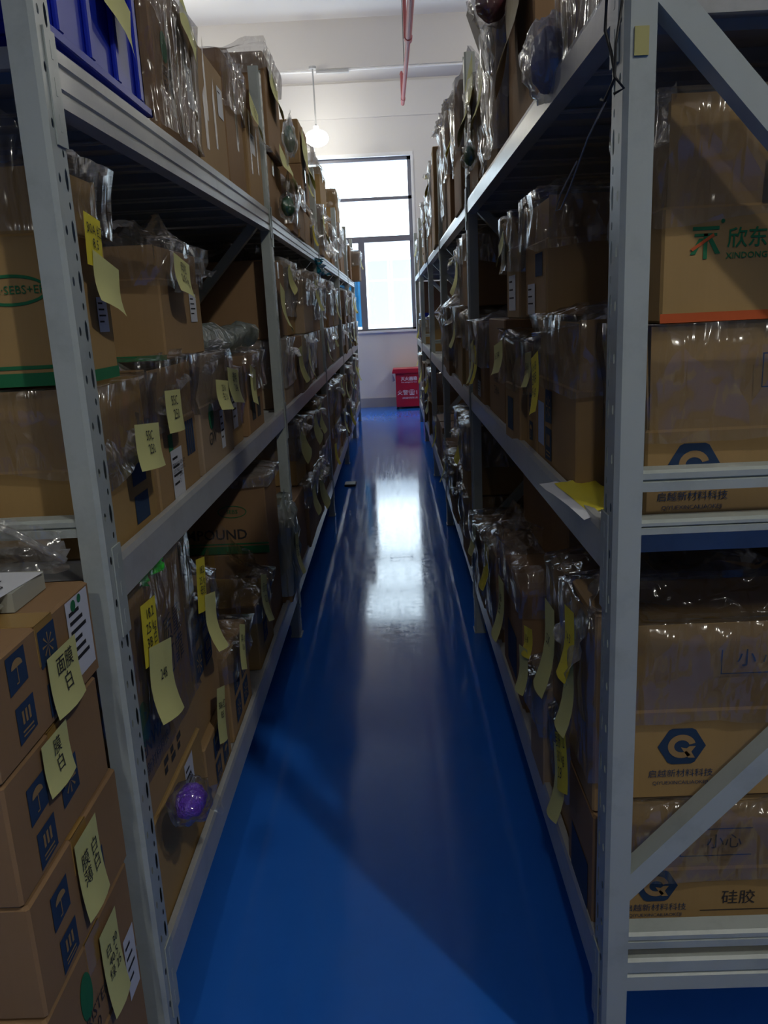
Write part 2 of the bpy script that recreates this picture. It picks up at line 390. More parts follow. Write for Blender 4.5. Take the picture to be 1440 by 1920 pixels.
def umbrella(par, fr, u, v, s, kind=0, m=None):
    sq = decal(par, fr, [[(u, v), (u+s, v+0.004), (u+s, v+s*1.0), (u, v+s*0.996)]], m or PRINT_BL, 'care_symbol')
    c = u+s/2; P = []
    if kind == 0:
        P.append([(c+0.3*s*math.cos(a*math.pi/10), v+0.6*s+0.22*s*math.sin(a*math.pi/10)) for a in range(11)])
        P.append(rect(c-0.02*s, c+0.02*s, v+0.2*s, v+0.6*s)); P.append(rect(c-0.12*s, c+0.02*s, v+0.17*s, v+0.21*s))
    elif kind == 1:
        for k in range(-1, 2): P.append(rect(c+k*0.18*s-0.05*s, c+k*0.18*s+0.05*s, v+0.45*s, v+0.8*s))
        P.append(rect(c-0.3*s, c+0.3*s, v+0.25*s, v+0.3*s)); P.append(rect(c-0.3*s, c+0.3*s, v+0.14*s, v+0.18*s))
    else:
        for k in range(8):
            a = k*math.pi/4; P.append([(c, v+0.5*s), (c+0.33*s*math.cos(a-0.1), v+0.5*s+0.33*s*math.sin(a-0.1)), (c+0.33*s*math.cos(a+0.1), v+0.5*s+0.33*s*math.sin(a+0.1))])
    decal(sq, fr, P, PRINT_TAN, 'pictogram', 0.0018)
def hexlogo(par, fr, cu, cv, s, m=PRINT_BL):
    hx = [(cu-0.5*s, cv), (cu-0.28*s, cv+0.37*s), (cu-0.2*s, cv+0.41*s), (cu+0.2*s, cv+0.41*s), (cu+0.28*s, cv+0.37*s), (cu+0.5*s, cv),
          (cu+0.28*s, cv-0.37*s), (cu+0.2*s, cv-0.41*s), (cu-0.2*s, cv-0.41*s), (cu-0.28*s, cv-0.37*s)]
    o = decal(par, fr, [hx], m, 'hexagon_emblem')
    P = ring(cu, cv, 0.29*s, 0.27*s, 0.13*s, 22, math.radians(15), math.radians(310))
    P.append([(cu-0.02*s, cv-0.02*s), (cu+0.1*s, cv-0.05*s), (cu+0.16*s, cv+0.0*s), (cu+0.29*s, cv+0.0*s), (cu+0.2*s, cv-0.13*s), (cu+0.28*s, cv-0.27*s), (cu+0.14*s, cv-0.27*s)])
    decal(o, fr, P, PRINT_TAN, 'emblem_ring', 0.0018)
def tape_strips(o, side, n=2, seed=0):
    r_ = random.Random(seed); d = o['_d']; fr = fr_of(o, A_(side))
    for k in range(n):
        u = d[1]*(0.2+0.6*r_.random()); v = d[2]*(0.1+0.35*r_.random()); w = 0.02+0.015*r_.random()
        decal(o, fr, [[(u, v), (u+w, v), (u+w*0.9, v+0.15+0.1*r_.random()), (u-0.004, v+0.14)]], TAPE_C, 'tape_strip', 0.001)
def sidelabel(o, side, y, z, w, h, m=PAPER, lines=4, face=None, u=None, v=None):
    fr = fr_of(o, face or A_(side))
    if u is None: u, v = uv(o, y, z, side)
    q = decal(o, fr, [rect(u, u+w, v-h, v)], m, 'paper_label', 0.0015)
    P = [rect(u+0.1*w, u+w*(0.55+0.35*((k*7) % 3)/3), v-h*(0.15+0.7*k/lines)-h*0.05, v-h*(0.15+0.7*k/lines)) for k in range(lines)]
    decal(q, fr, P, INK, 'printed_lines', 0.002); return q

# ------------------------------------------------------------------ the hall
WY = 12.836; CZ = 5.34
hx0, hx1, hy0 = -6.0, 6.0, -8.0
struct('floor', MB().box(hx0, hx1, hy0, WY, -0.1, 0), FLOOR)
struct('ceiling', MB().box(hx0, hx1, hy0, WY, CZ, CZ+0.15), CEIL)
NEARW = simple('dull_grey_paint', (0.24, 0.24, 0.25), 0.9)
struct('wall_left', MB().box(hx0-0.15, hx0, hy0, WY+0.2, 0, CZ), NEARW)
struct('wall_right', MB().box(hx1, hx1+0.15, hy0, WY+0.2, 0, CZ), NEARW)
struct('wall_near', MB().box(hx0, hx1, hy0-0.15, hy0, 0, CZ), NEARW)
wx0, wx1, wz0, wz1 = -1.55, 0.375, 1.185, 3.70
b = MB()
b.box(hx0, wx0, WY, WY+0.22, 0, CZ); b.box(wx1, hx1, WY, WY+0.22, 0, CZ)
b.box(wx0, wx1, WY, WY+0.22, 0, wz0); b.box(wx0, wx1, WY, WY+0.22, wz1, CZ)
struct('wall_far', b, WHITE)
struct('trim_1', MB().box(hx0, hx1, WY-0.025, WY, 4.235, 4.70), WHITE)
struct('trim_2', MB().box(hx0, hx1, 12.17, WY, 4.735, CZ), BEAMC)           # concrete beam along the far wall
struct('baseboard_far', MB().box(hx0, hx1, WY-0.015, WY, 0, 0.145), BASEB)
struct('added_lintel', MB().box(hx0, hx1, -1.8, -1.6, 3.60, CZ), NEARW)           # unseen lintel, added to block lamp light from the farther racks
# window
w = MB(); t = 0.05
w.box(wx0, wx1, WY+0.06, WY+0.12, wz1-t, wz1); w.box(wx1-0.055, wx1, WY+0.06, WY+0.12, wz0, wz1); w.box(wx0, wx0+t, WY+0.06, WY+0.12, wz0, wz1)
w.box(wx0, wx1, WY+0.06, WY+0.12, wz0, wz0+0.03)
win = struct('window_1', w, DARKFR)
MB().box(wx0, wx1, WY+0.05, WY+0.13, 2.50, 2.585).build('transom', DARKFR, win)
MB().box(wx0, wx1, WY+0.06, WY+0.12, 3.10, 3.145).build('glazing_bar', DARKFR, win)
MB().box(-0.47, -0.375, WY+0.05, WY+0.13, wz0, 2.5).build('mullion', DARKFR, win)
glass, nt_, p_ = newmat('window_glass'); p_.inputs['Base Color'].default_value = (1, 1, 1, 1)
nt_.nodes.clear(); o_ = nd(nt_, 'ShaderNodeOutputMaterial'); tr_ = nd(nt_, 'ShaderNodeBsdfTransparent'); g_ = nd(nt_, 'ShaderNodeBsdfGlossy', Roughness=0.02)
tr_.inputs[0].default_value = (0.93, 0.97, 0.98, 1)
mx_ = nd(nt_, 'ShaderNodeMixShader'); mx_.inputs[0].default_value = 0.05
nt_.links.new(tr_.outputs[0], mx_.inputs[1]); nt_.links.new(g_.outputs[0], mx_.inputs[2]); nt_.links.new(mx_.outputs[0], o_.inputs[0])
for (a, c_, d, e) in ((wx0+t, wx1-0.055, 3.145, wz1-t), (wx0+t, wx1-0.055, 2.585, 3.10), (-0.375, wx1-0.055, wz0+0.03, 2.5), (wx0+t, -0.47, wz0+0.03, 2.5)):
    MB().box(a, c_, WY+0.085, WY+0.091, d, e).build('pane', glass, win)
struct('trim_3', MB().box(wx0-0.02, wx1+0.03, WY-0.012, WY, wz1, wz1+0.05).box(wx1, wx1+0.035, WY-0.012, WY, wz0-0.03, wz1)
       .box(wx0-0.02, wx1+0.03, WY-0.03, WY+0.05, wz0-0.03, wz0), WHITEFR)
# blue curtain seen through the left pane, and the block across the yard
cur = MB(); n_ = 24
vs = []
for i in range(n_+1):
    x_ = -0.80+0.33*i/n_; y_ = WY+0.17+0.012*math.sin(i*1.7); vs += [(x_, y_, 1.25), (x_, y_, 2.4)]
cur.add(vs, [(2*i, 2*i+2, 2*i+3, 2*i+1) for i in range(n_)])
tag(cur.build('curtain', simple('curtain_blue', (0.05, 0.45, 0.9), 0.8), smooth=True, fix=False), 'bright blue curtain strip hanging at the left pane of the window', 'curtain')
bl = thing('building', 'pale building with white framed windows seen through the far window', 'building', (0, 19.5, 0))
PALE = simple('pale_render', (0.42, 0.44, 0.46), 0.8)
MB().box(-5, 5, 0, 0.3, -3, 2.95).build('wall', PALE, bl)
MB().box(-5.1, 5.1, -0.35, 0.3, 2.95, 3.12).build('roof_edge', WHITEFR, bl)
sky_gl = simple('far_glass', (0.20, 0.26, 0.33), 0.3)
for k, (xa, xb_, za, zb) in enumerate(((-0.56, -0.02, 1.15, 2.66), (0.02, 0.52, 1.15, 2.66), (-1.4, -0.75, 1.15, 2.66))):
    q = MB().box(xa, xb_, -0.06, 0.0, za, zb); fw = q.build('window_frame', WHITEFR, bl)
    MB().box(xa+0.04, xb_-0.04, -0.075, -0.055, za+0.04, zb-0.5).build('pane', sky_gl, fw)
    MB().box(xa+0.04, xb_-0.04, -0.075, -0.055, zb-0.46, zb-0.04).build('pane', sky_gl, fw)
# lamps
def pendant(label, x, y, z, top, s, r=0.165):
    t = thing('pendant_lamp', label, 'lamp', (x, y, z), 'hanging lamps of the hall')
    MB().tube([(0, 0, 0.13), (0, 0, top-z)], 0.011, 8).build('rod', GREYM, t)
    MB().lathe([(0.0, 0.16), (0.035, 0.155), (0.04, 0.10), (0.0, 0.098)], 16).build('cap', WHITEFR, t)
    MB().lathe([(r*math.cos(a)+0.0001, 0.11*math.sin(a)) for a in np.linspace(-math.pi/2, math.pi/2, 13)], 28).build('bulb', emit('lamp_glow_%g' % s, (1, 0.975, 0.86), s), t, smooth=True)
    if r < 0.1: MB().lathe([(0.03, 0.17), (0.10, 0.15), (0.22, 0.06), (0.222, 0.055), (0.10, 0.14), (0.03, 0.16)], 28).build('blocking_dome', GREYM, t, smooth=True)  # dome added on the unseen near lamps to block their upward light
    MB().lathe([(0.05, top-z), (0.05, top-z-0.03), (0.0, top-z-0.03)], 16).build('ceiling_rose', GREYM, t)
pendant('lit globe lamp hanging from a rod before the far wall', -0.935, 12.05, 3.835, 4.735, LAMP_FAR)
pendant('lit globe lamp behind the viewer, left of the aisle', -0.4, -2.8, 4.2, CZ, LAMP_NEAR, 0.075)
pendant('lit globe lamp behind the viewer, right of the aisle', 2.0, -1.2, 4.6, CZ, LAMP_SIDE, 0.075)
pendant('added unseen fill lamp above the racks left of the aisle', -3.4, 5.5, 4.2, CZ, LAMP_FILL)  # unseen lamp pair added to brighten walls, ceiling and top cartons
pendant('added unseen fill lamp above the racks right of the aisle', 3.4, 6.0, 4.2, CZ, LAMP_FILL)
pendant('added unseen fill lamp near the far wall, left side of the hall', -2.7, 10.4, 4.2, CZ, LAMP_FILL)  # second unseen pair, added to brighten the far end
pendant('added unseen fill lamp near the far wall, right side of the hall', 3.1, 10.4, 4.2, CZ, LAMP_FILL)
# conduit under the beam, sprinkler pipe
cp = MB().tube([(-3, 12.2, 4.715), (4, 12.2, 4.715)], 0.014, 8)
co = cp.build('electrical_conduit', WHITEFR); tag(co, 'thin white conduit running under the far ceiling beam', 'conduit')
MB().tube([(-0.9, 12.2, 4.70), (-0.45, 12.2, 4.70)], 0.028, 8).build('joint_sleeve', GREYM, co)
sp = thing('sprinkler_pipe', 'dull red sprinkler pipe hanging below the ceiling over the aisle', 'pipe', (0, 0, 0))
PIPEZ = 4.18
MB().tube([(0.291, 4.5, PIPEZ), (0.291, 9.22, PIPEZ)], 0.034, 12).build('main_pipe', PIPE, sp)
MB().tube([(0.291, 9.22, PIPEZ), (0.268, 11.9, PIPEZ)], 0.025, 12).build('branch_pipe', PIPE, sp)
MB().tube([(0.291, 9.17, PIPEZ), (0.291, 9.27, PIPEZ)], 0.042, 12).build('coupling', PIPE, sp)
MB().tube([(0.270, 11.6, PIPEZ), (0.270, 11.7, PIPEZ)], 0.031, 12).build('coupling', PIPE, sp)
MB().tube([(0.262, 9.22, PIPEZ), (0.262, 9.22, PIPEZ+0.55)], 0.02, 10).build('riser', PIPE, sp)
MB().tube([(0.291, 9.22, PIPEZ), (0.262, 9.22, PIPEZ)], 0.02, 10).build('elbow', PIPE, sp)
MB().tube([(0.268, 11.9, PIPEZ), (0.266, 11.9, PIPEZ+0.36)], 0.02, 10).build('riser', PIPE, sp)
MB().tube([(0.266, 11.9, PIPEZ+0.36), (0.266, 11.9, PIPEZ+0.40)], [0.028, 0.012], 10).build('sprinkler_head', PIPE, sp)
MB().box(0.272, 0.279, 10.7, 10.73, PIPEZ-0.02, CZ).build('hanger', BLACK, sp)
# fire extinguisher cabinet
fx0, fx1, fy0, fy1 = 0.015, 0.47, 12.42, 12.80
fb = thing('fire_extinguisher_cabinet', 'red metal fire extinguisher box standing on the floor under the window', 'cabinet', ((fx0+fx1)/2, fy0, 0))
wv = (fx1-fx0)/2
MB().box(-wv, wv, 0, 0.34, 0.03, 0.56, 0.006).build('body', RED, fb)
MB().prism([(-wv-0.05, 0.56), (-wv-0.05, 0.545), (wv+0.02, 0.545), (wv+0.02, 0.56), (wv+0.02, 0.61), (-wv-0.03, 0.61)], 'y', -0.02, 0.36).build('lid', RED, fb)
for s_ in (-1, 1): MB().box(s_*wv, s_*(wv-0.04), 0.01, 0.05, 0, 0.03).build('foot', BLACK, fb)
MB().add([(-wv-0.045, -0.01, 0.545), (-wv-0.045, -0.01, 0.42), (-wv-0.005, -0.01, 0.44)], [(0, 1, 2)]).build('tag', simple('grey_tag', (0.25, 0.22, 0.3), 0.7), fb, fix=False)
ff = (Vector((-wv, 0, 0)), Vector((1, 0, 0)), Vector((0, -1, 0)))
letters(fb, ff, '灭火器箱', 0.205, 0.455, 0.063, WTEXT, off=0.002, bold=True)
letters(fb, ff, 'Fire extinguisher box', 0.205, 0.407, 0.028, WTEXT, off=0.002)
letters(fb, ff, '火警☎110', 0.22, 0.245, 0.085, WTEXT, off=0.002)
letters(fb, ff, '消防器材有限公司', 0.21, 0.165, 0.03, WTEXT, off=0.002)

# ------------------------------------------------------------------ racks
def slotted_plate(mb, X, y0, y1, z0, z1, side):
    """aisle plate of an upright with two columns of slots; X is the plane"""
    pitch = 0.0375; n = int((z1-z0)/pitch); w = y1-y0; cw = w/2
    for k in range(n):
        za = z0+k*pitch; zb = za+pitch
        for c in range(2):
            ya = y0+c*cw; yb = ya+cw; cy = ya+cw*0.5
            odd = (k+c) % 2 == 0
            if c == 1: hw, hh = (0.0058, 0.0175) if k % 2 == 0 else (0.0035, 0.006)
            else: hw, hh = (0.0042, 0.0075) if odd else (0.0, 0.0)
            zc = (za+zb)/2
            if hw == 0: mb.quad((X, ya, za), (X, yb, za), (X, yb, zb), (X, ya, zb)); continue
            out = [(ya, za), (cy, za), (yb, za), (yb, zc), (yb, zb), (cy, zb), (ya, zb), (ya, zc)]
            inn = [(cy-hw*.7, zc-hh*.7), (cy, zc-hh), (cy+hw*.7, zc-hh*.7), (cy+hw, zc), (cy+hw*.7, zc+hh*.7), (cy, zc+hh), (cy-hw*.7, zc+hh*.7), (cy-hw, zc)]
            mb.add([(X, *p) for p in out]+[(X, *p) for p in inn], [(i, (i+1) % 8, 8+(i+1) % 8, 8+i) for i in range(8)])
def post(par, X, Y, side, H=2.42, aisle=True, detail=True):
    """upright: side L has its slotted plate facing +x. Y is the near (-y) face"""
    s = 1 if side == 'L' else -1       # direction towards the aisle
    if not aisle: s = -s
    D, Wd, c, t = 0.068, 0.042, 0.007, 0.0022
    mb = MB()
    if detail: slotted_plate(mb, X, Y+c, Y+D-c, 0.0, H, side)
    else: mb.quad((X, Y+c, 0), (X, Y+D-c, 0), (X, Y+D-c, H), (X, Y+c, H))
    def q(p0, p1): mb.quad((p0[0], p0[1], 0), (p1[0], p1[1], 0), (p1[0], p1[1], H), (p0[0], p0[1], H))
    pr = [(X, Y+c), (X-s*c, Y), (X-s*Wd, Y), (X-s*Wd, Y+0.014), (X-s*(Wd-t), Y+0.014), (X-s*(Wd-t), Y+t), (X-s*(c+t), Y+t)]
    for i in range(len(pr)-1): q(pr[i], pr[i+1])
    pr2 = [(X, Y+D-c), (X-s*c, Y+D), (X-s*Wd, Y+D), (X-s*Wd, Y+D-0.014), (X-s*(Wd-t), Y+D-0.014)]
    for i in range(len(pr2)-1): q(pr2[i], pr2[i+1])
    o = mb.build('post', STEEL, par)
    MB().box(X+s*0.004, X-s*(Wd+0.006), Y-0.004, Y+D+0.004, 0, 0.006).build('foot_plate', STEEL, o)
    return o
def beam(par, X, side, y0, y1, zb0, zb1, h, ribbed=False):
    """front beam, zb = height of lower edge at both ends; stepped C profile with a lip on top"""
    s = 1 if side == 'L' else -1
    def prof(z):
        if ribbed: p = [(0, 0), (0, .22*h), (-.004, .26*h), (-.004, .30*h), (0, .34*h), (0, .66*h), (-.005, .70*h), (-.005, .74*h), (0, .78*h), (0, h), (-.016, h), (-.016, h-.008), (-.034, h-.008), (-.034, 0), (-.030, -0.0)]
        else: p = [(0, 0), (0, h-.012), (-.003, h), (-.016, h), (-.016, h-.012), (-.036, h-.012), (-.036, 0)]
        return [(X+s*a, z+b_) for a, b_ in p]
    P0, P1 = prof(zb0), prof(zb1); n = len(P0)
    mb = MB(); mb.add([(a, y0, b_) for a, b_ in P0]+[(a, y1, b_) for a, b_ in P1], [(i, (i+1) % n, (i+1) % n+n, i+n) for i in range(n)]+[tuple(range(n)), tuple(range(n, 2*n))])
    return mb.build('beam', BEAM, par)
def bracket(par, X, side, y, z, top=True, ext=0.07, near=False):
    s = 1 if side == 'L' else -1
    ya, yb = (y-0.040, y) if not near else (y, y+0.04)
    mb = MB().box(X+s*0.0005, X+s*0.003, ya, yb, z-ext, z+0.10)
    for k in range(3): mb.box(X+s*0.003, X+s*0.0036, ya+0.017, ya+0.023, z-ext+0.02+k*0.05, z-ext+0.045+k*0.05)
    mb.build('beam_bracket', STEEL, par)
def rack(side, label, ys, levels, xf, depth=0.62, detail=True, hz=2.42):
    s = 1 if side == 'L' else -1; xb = xf-s*depth
    R_ = thing('storage_rack', label, 'rack', (xf-s*depth/2, ys[0], 0), 'steel storage racks')
    inv = Vector((xf-s*depth/2, ys[0], 0)); made = []
    for i, y in enumerate(ys):
        made.append(post(R_, xf, y, side, hz, True, detail and i < 4)); made.append(post(R_, xb, y, side, hz, False, False))
        # end frame: horizontals and zigzag braces in the x-z plane
        yy = y+0.02
        bars = ((0.262, 0.326), (0.350, 0.380), (1.103, 1.125), (1.17, 1.202)) if side == 'R' else ((0.06, 0.10), (0.35, 0.38), (1.116, 1.146), (1.93, 1.97))
        if i > 0: bars = bars[:1]+bars[-1:]
        xa_, xb_ = xf-s*0.04, xb+s*0.04
        for za, zb in bars:
            m_ = MB(); hgt = zb-za
            m_.prism([(yy-0.018, za), (yy-0.018, za+hgt*.45), (yy-0.013, za+hgt*.5), (yy-0.018, za+hgt*.6), (yy-0.018, zb-.004), (yy-0.012, zb), (yy+0.02, zb), (yy+0.02, zb-0.003), (yy-0.01, zb-0.003), (yy-0.01, za)], 'x', min(xa_, xb_), max(xa_, xb_))
            made.append(m_.build('cross_bar', STEEL, R_))
        def brace(xp, zp, xq, zq, w_=0.036):
            d = Vector((xq-xp, 0, zq-zp)).normalized(); nn = Vector((-d.z, 0, d.x))*w_/2
            if nn.z < 0: nn = -nn
            A0, B0 = Vector((xp, 0, zp)), Vector((xq, 0, zq)); m_ = MB()
            for (p, q, ya, yb) in ((-1, 1, yy-0.016, yy-0.013), (0.85, 1, yy-0.013, yy+0.022), (-1, -0.85, yy-0.013, yy+0.022)):
                P = [A0+nn*p, B0+nn*p, B0+nn*q, A0+nn*q]
                m_.add([(v.x, ya, v.z) for v in P]+[(v.x, yb, v.z) for v in P], [(0,1,2,3),(4,5,6,7),(0,1,5,4),(1,2,6,5),(2,3,7,6),(3,0,4,7)])
            made.append(m_.build('brace', STEEL, R_))
        if side == 'R' or i > 0:
            brace(xf-s*0.03, 0.46, xb+s*0.03, 1.06); brace(xb+s*0.03, 1.27, xf-s*0.03, 1.87)
    for i in range(len(ys)-1):
        y0, y1 = ys[i]+0.066, ys[i+1]+0.002
        for (deck, h, lo0, lo1, rib) in levels[min(i, len(levels)-1)]:
            n0 = len(R_.children)
            made.append(beam(R_, xf, side, y0-0.002, y1, lo0, lo1, h, rib)); made.append(beam(R_, xb, 'R' if side == 'L' else 'L', y0-0.002, y1, lo0, lo1, h, False))
            if detail:
                bracket(R_, xf, side, y0, lo0, ext=0.06, near=False); bracket(R_, xf, side, y1+0.0, lo1, ext=0.03, near=True)
            # deck panels with folded edges
            k = 8; L = (y1-y0)/k
            xl, xr = min(xf-s*0.017, xb+s*0.017), max(xf-s*0.017, xb+s*0.017)
            base = lambda y: deck+((lo0+h)-(deck))*0.0
            for j in range(k):
                ya, yb = y0+j*L+0.0012, y0+(j+1)*L-0.0012; d0 = deck
                m_ = MB(); pf = [(ya, d0-0.03), (ya, d0), (yb, d0), (yb, d0-0.03), (yb-0.012, d0-0.03), (yb-0.012, d0-0.027), (yb-0.003, d0-0.027), (yb-0.003, d0-0.003),
                      ((ya+yb)/2+0.02, d0-0.003), ((ya+yb)/2+0.02, d0-0.02), ((ya+yb)/2-0.02, d0-0.02), ((ya+yb)/2-0.02, d0-0.003), (ya+0.003, d0-0.003), (ya+0.003, d0-0.027), (ya+0.012, d0-0.027), (ya+0.012, d0-0.03)]
                m_.prism(pf, 'x', xl, xr); made.append(m_.build('deck_panel', DECK, R_))
    for c in R_.children:      # geometry was written in hall coordinates
        c.location = -inv
    return R_
ysL = [1.262, 3.50, 5.80, 7.92, 9.62, 11.20]
ysR = [1.185, 3.47, 5.40, 7.13, 9.15, 10.85]
def lv(b, m_, t): return [b, m_, t]
# (deck height, beam height, lower edge near, lower edge far, ribbed)
LL = [[(0.262, 0.085, 0.19, 0.19, False), (1.052, 0.076, 0.989, 0.989, False), (1.862, 0.082, 1.775, 1.80, True)],
      [(0.262, 0.085, 0.19, 0.19, False), (1.052, 0.076, 0.989, 0.989, False), (1.862, 0.07, 1.80, 1.80, True)]]
RR = [[(0.285, 0.09, 0.225, 0.215, False), (1.085, 0.073, 1.030, 1.030, False), (1.862, 0.055, 1.826, 1.826, False)],
      [(0.285, 0.09, 0.215, 0.215, False), (1.085, 0.073, 1.030, 1.030, False), (1.862, 0.055, 1.826, 1.826, False)]]
rack('L', 'grey steel rack full of cartons along the left of the aisle', ysL, LL, XA)
rack('R', 'grey steel rack full of cartons along the right of the aisle', ysR, RR, XB)

# ------------------------------------------------------------------ left rack, first bay, middle shelf
def F(o, zlo, ztop, cap=0.05, seed=0, **k):      # film from world height zlo to ztop round carton o
    d = o['_d']; return film(o, d[0], d[1], zlo-o.location.z, ztop-o.location.z, cap, seed, **k)
o = carton('opened carton with a blue print, nearest on the left middle shelf', 'L', 1.345, 1.655, 1.052, 1.215, 0.025, 0.52, 1, flap=0.135)
F(o, 1.205, 1.352, 0.004, 1, close=0.8)
anote(o, 'L', 1.44, 1.275, 0.15, 0.085, txt='55C\n250', tilt=-0.1, curl=0.2, off=0.04)
fr = fr_of(o, '+x'); decal(o, fr, [rect(0.16, 0.245, 0.095, 0.15), rect(0.16, 0.245, 0.02, 0.075)], PRINT_BL, 'printed_block')
sheet(o, (0.20, -0.12, 0.30), (0.24, 0.10, 0.235), (0.285, 0.14, 0.17), (0.275, -0.13, 0.12), 3, FILM_W, 0.02, name='loose_plastic')
o = carton('opened carton with white item label and green sticker, second on the left middle shelf', 'L', 1.66, 2.025, 1.052, 1.235, 0.02, 0.5, 0, flap=0.125)
F(o, 1.225, 1.375, 0.01, 2, close=0.7, amp=0.009)
anote(o, 'L', 1.70, 1.312, 0.125, 0.09, txt='55C\n250', tilt=-0.06, curl=0.1, off=0.022, tsize=0.33)
sidelabel(o, 'L', 1.765, 1.172, 0.095, 0.11, lines=4); letters(o, fr_of(o, '+x'), 'ITEM NO. R24-029\nLOT NO. 1228-02\n1    200G\n2', 0.157, 0.065, 0.0135, INK, 'label_text', 0.003)
decal(o, fr_of(o, '+x'), [rect(0.095, 0.13, 0.12, 0.158)], PRINT_GR, 'green_sticker')
decal(o, fr_of(o, '+x'), [rect(0.25+k*0.02, 0.265+k*0.02, 0.085, 0.168) for k in range(4)], PRINT_BL, 'printed_bars')
sheet(o, (0.0, -0.16, 0.33), (0.0, 0.15, 0.335), (0.27, 0.13, 0.285), (0.262, -0.17, 0.215), 5, FILM_W, 0.03, name='loose_plastic')
o = carton('opened carton lettered GW under bulging film, third on the left middle shelf', 'L', 2.07, 2.48, 1.052, 1.235, 0.02, 0.5, 3, flap=0.13)
F(o, 1.215, 1.37, 0.01, 3, close=0.7, amp=0.016)
anote(o, 'L', 2.14, 1.30, 0.16, 0.08, txt='2516\n白 3.0', tilt=-0.1, off=0.035)
anote(o, 'L', 2.33, 1.32, 0.16, 0.10, txt='透明\n248', tilt=-0.12, off=0.03)
fr = fr_of(o, '+x'); decal(o, fr, [circ(0.12, 0.145, 0.03, 0.035)], PRINT_GR, 'green_logo'); letters(o, fr, 'GW', 0.12, 0.085, 0.05, PRINT_DK)
sidelabel(o, 'L', 2.30, 1.20, 0.05, 0.11)
sheet(o, (0.06, -0.16, 0.35), (0.06, 0.20, 0.36), (0.27, 0.21, 0.33), (0.265, -0.12, 0.25), 8, FILM_W, 0.03, name='loose_plastic')
o = carton('narrow carton with a blue lit film edge, fourth on the left middle shelf', 'L', 2.50, 2.72, 1.052, 1.30, 0.035, 0.48, 0, flap=0.0)
F(o, 1.12, 1.30, 0.04, 4, amp=0.01); sidelabel(o, 'L', 2.56, 1.24, 0.08, 0.13)
o = carton('carton under a draped plastic hood, last on the lower tier before the second left post', 'L', 2.77, 3.09, 1.052, 1.33, 0.02, 0.46, 2)
F(o, 1.20, 1.335, 0.05, 5, amp=0.01); anote(o, 'L', 2.80, 1.30, 0.11, 0.13, tilt=-0.25, curl=0.15)
decal(o, fr_of(o, '+x'), [rect(0.06, 0.13, 0.05, 0.12), rect(0.17, 0.24, 0.05, 0.12)], PRINT_DK, 'printed_block')
sheet(o, (-0.02, -0.18, 0.34), (0.0, 0.13, 0.33), (0.24, 0.12, 0.27), (0.25, -0.17, 0.20), 9, FILM_W, 0.03)
# upper tier
o = carton('tall filmed carton with a green oval and stripe, standing behind the near left post', 'L', 1.345, 1.53, 1.358, 1.60, 0.03, 0.50, 1, flap=0.10)
F(o, 1.60, 1.72, 0.045, 11, close=0.6, amp=0.012); d = o['_d']
fr = fr_of(o, '-y'); decal(o, fr, [rect(0, d[0], 0.0, 0.022), rect(0, d[0], 0.028, 0.034)], PRINT_GR, 'green_stripe')
decal(o, fr, ring(d[0]-0.10, 0.155, 0.062, 0.025, 0.005), PRINT_GR, 'oval_print'); letters(o, fr, 'RMX·SEBS+EF', d[0]-0.10, 0.155, 0.019, PRINT_GR)
decal(o, fr_of(o, '+x'), [rect(0.0, d[1], 0, 0.02)], PRINT_GR, 'green_stripe')
anote(o, 'L', 1.39, 1.635, 0.075, 0.085, m=NOTE_B, txt='30A 红\n8.5', tilt=-0.12, off=0.02, curl=0)
anote(o, 'L', 1.40, 1.575, 0.125, 0.085, tilt=-0.22, off=0.024, curl=0.3)
sidelabel(o, 'L', 1.45, 1.50, 0.05, 0.06)
sheet(o, (0.05, 0.08, 0.33), (0.10, 0.30, 0.33), (0.24, 0.33, 0.29), (0.24, 0.1, 0.26), 14, FILM_W, 0.02)
o = carton('big upper carton under a film hood, long bright yellow tag on its near face', 'L', 1.86, 2.25, 1.368, 1.55, 0.03, 0.46, 0, flap=0.07)
F(o, 1.53, 1.635, 0.06, 12, close=0.5, amp=0.02, ears=3); d = o['_d']
fr = fr_of(o, '-y'); decal(o, fr, [rect(0, d[0], 0.0, 0.012)], PRINT_GR, 'green_stripe'); decal(o, fr, ring(d[0]-0.20, 0.12, 0.04, 0.02, 0.004), PRINT_DK, 'oval_print')
note(o, fr, d[0]-0.275, 0.155, 0.055, 0.11, m=NOTE_B, txt='15·8\nM16\n白\n6.0 2.8', tilt=0.12, off=0.03, curl=0.1, tsize=0.27)
note(o, fr, d[0]-0.235, 0.095, 0.085, 0.125, tilt=0.25, off=0.05, curl=0.1)
anote(o, 'L', 1.90, 1.605, 0.14, 0.085, tilt=-0.15, off=0.03, txt='母粒\n2.8 kg'); sidelabel(o, 'L', 2.12, 1.52, 0.07, 0.07)
sheet(o, (0.0, 0.16, 0.25), (0.1, 0.42, 0.24), (0.24, 0.40, 0.22), (0.22, 0.18, 0.18), 15, FILM_W, 0.02)
rb = thing('plastic_sack', 'pale greenish rolled plastic sack lying on cartons of the left middle shelf', 'bag', (XA-0.20, 2.72, 1.388))
vs = []; N1, N2 = 26, 18
for i in range(N1+1):
    y = -0.44+0.88*i/N1; e = math.sqrt(max(0.02, 1-abs(y/0.45)**2.6))
    for k in range(N2):
        a = 2*math.pi*k/N2; q = noise.noise(Vector((math.cos(a)*1.5, y*5, math.sin(a)*1.5)))
        vs.append((0.17*e*math.cos(a)*(1+0.25*q)+0.05*y, y, 0.055*e*math.sin(a)*(1+0.4*q)+0.012*q))
MB().add(vs, [(i*N2+k, i*N2+(k+1) % N2, (i+1)*N2+(k+1) % N2, (i+1)*N2+k) for i in range(N1) for k in range(N2)]).build('body', FILM_G, rb, smooth=True)
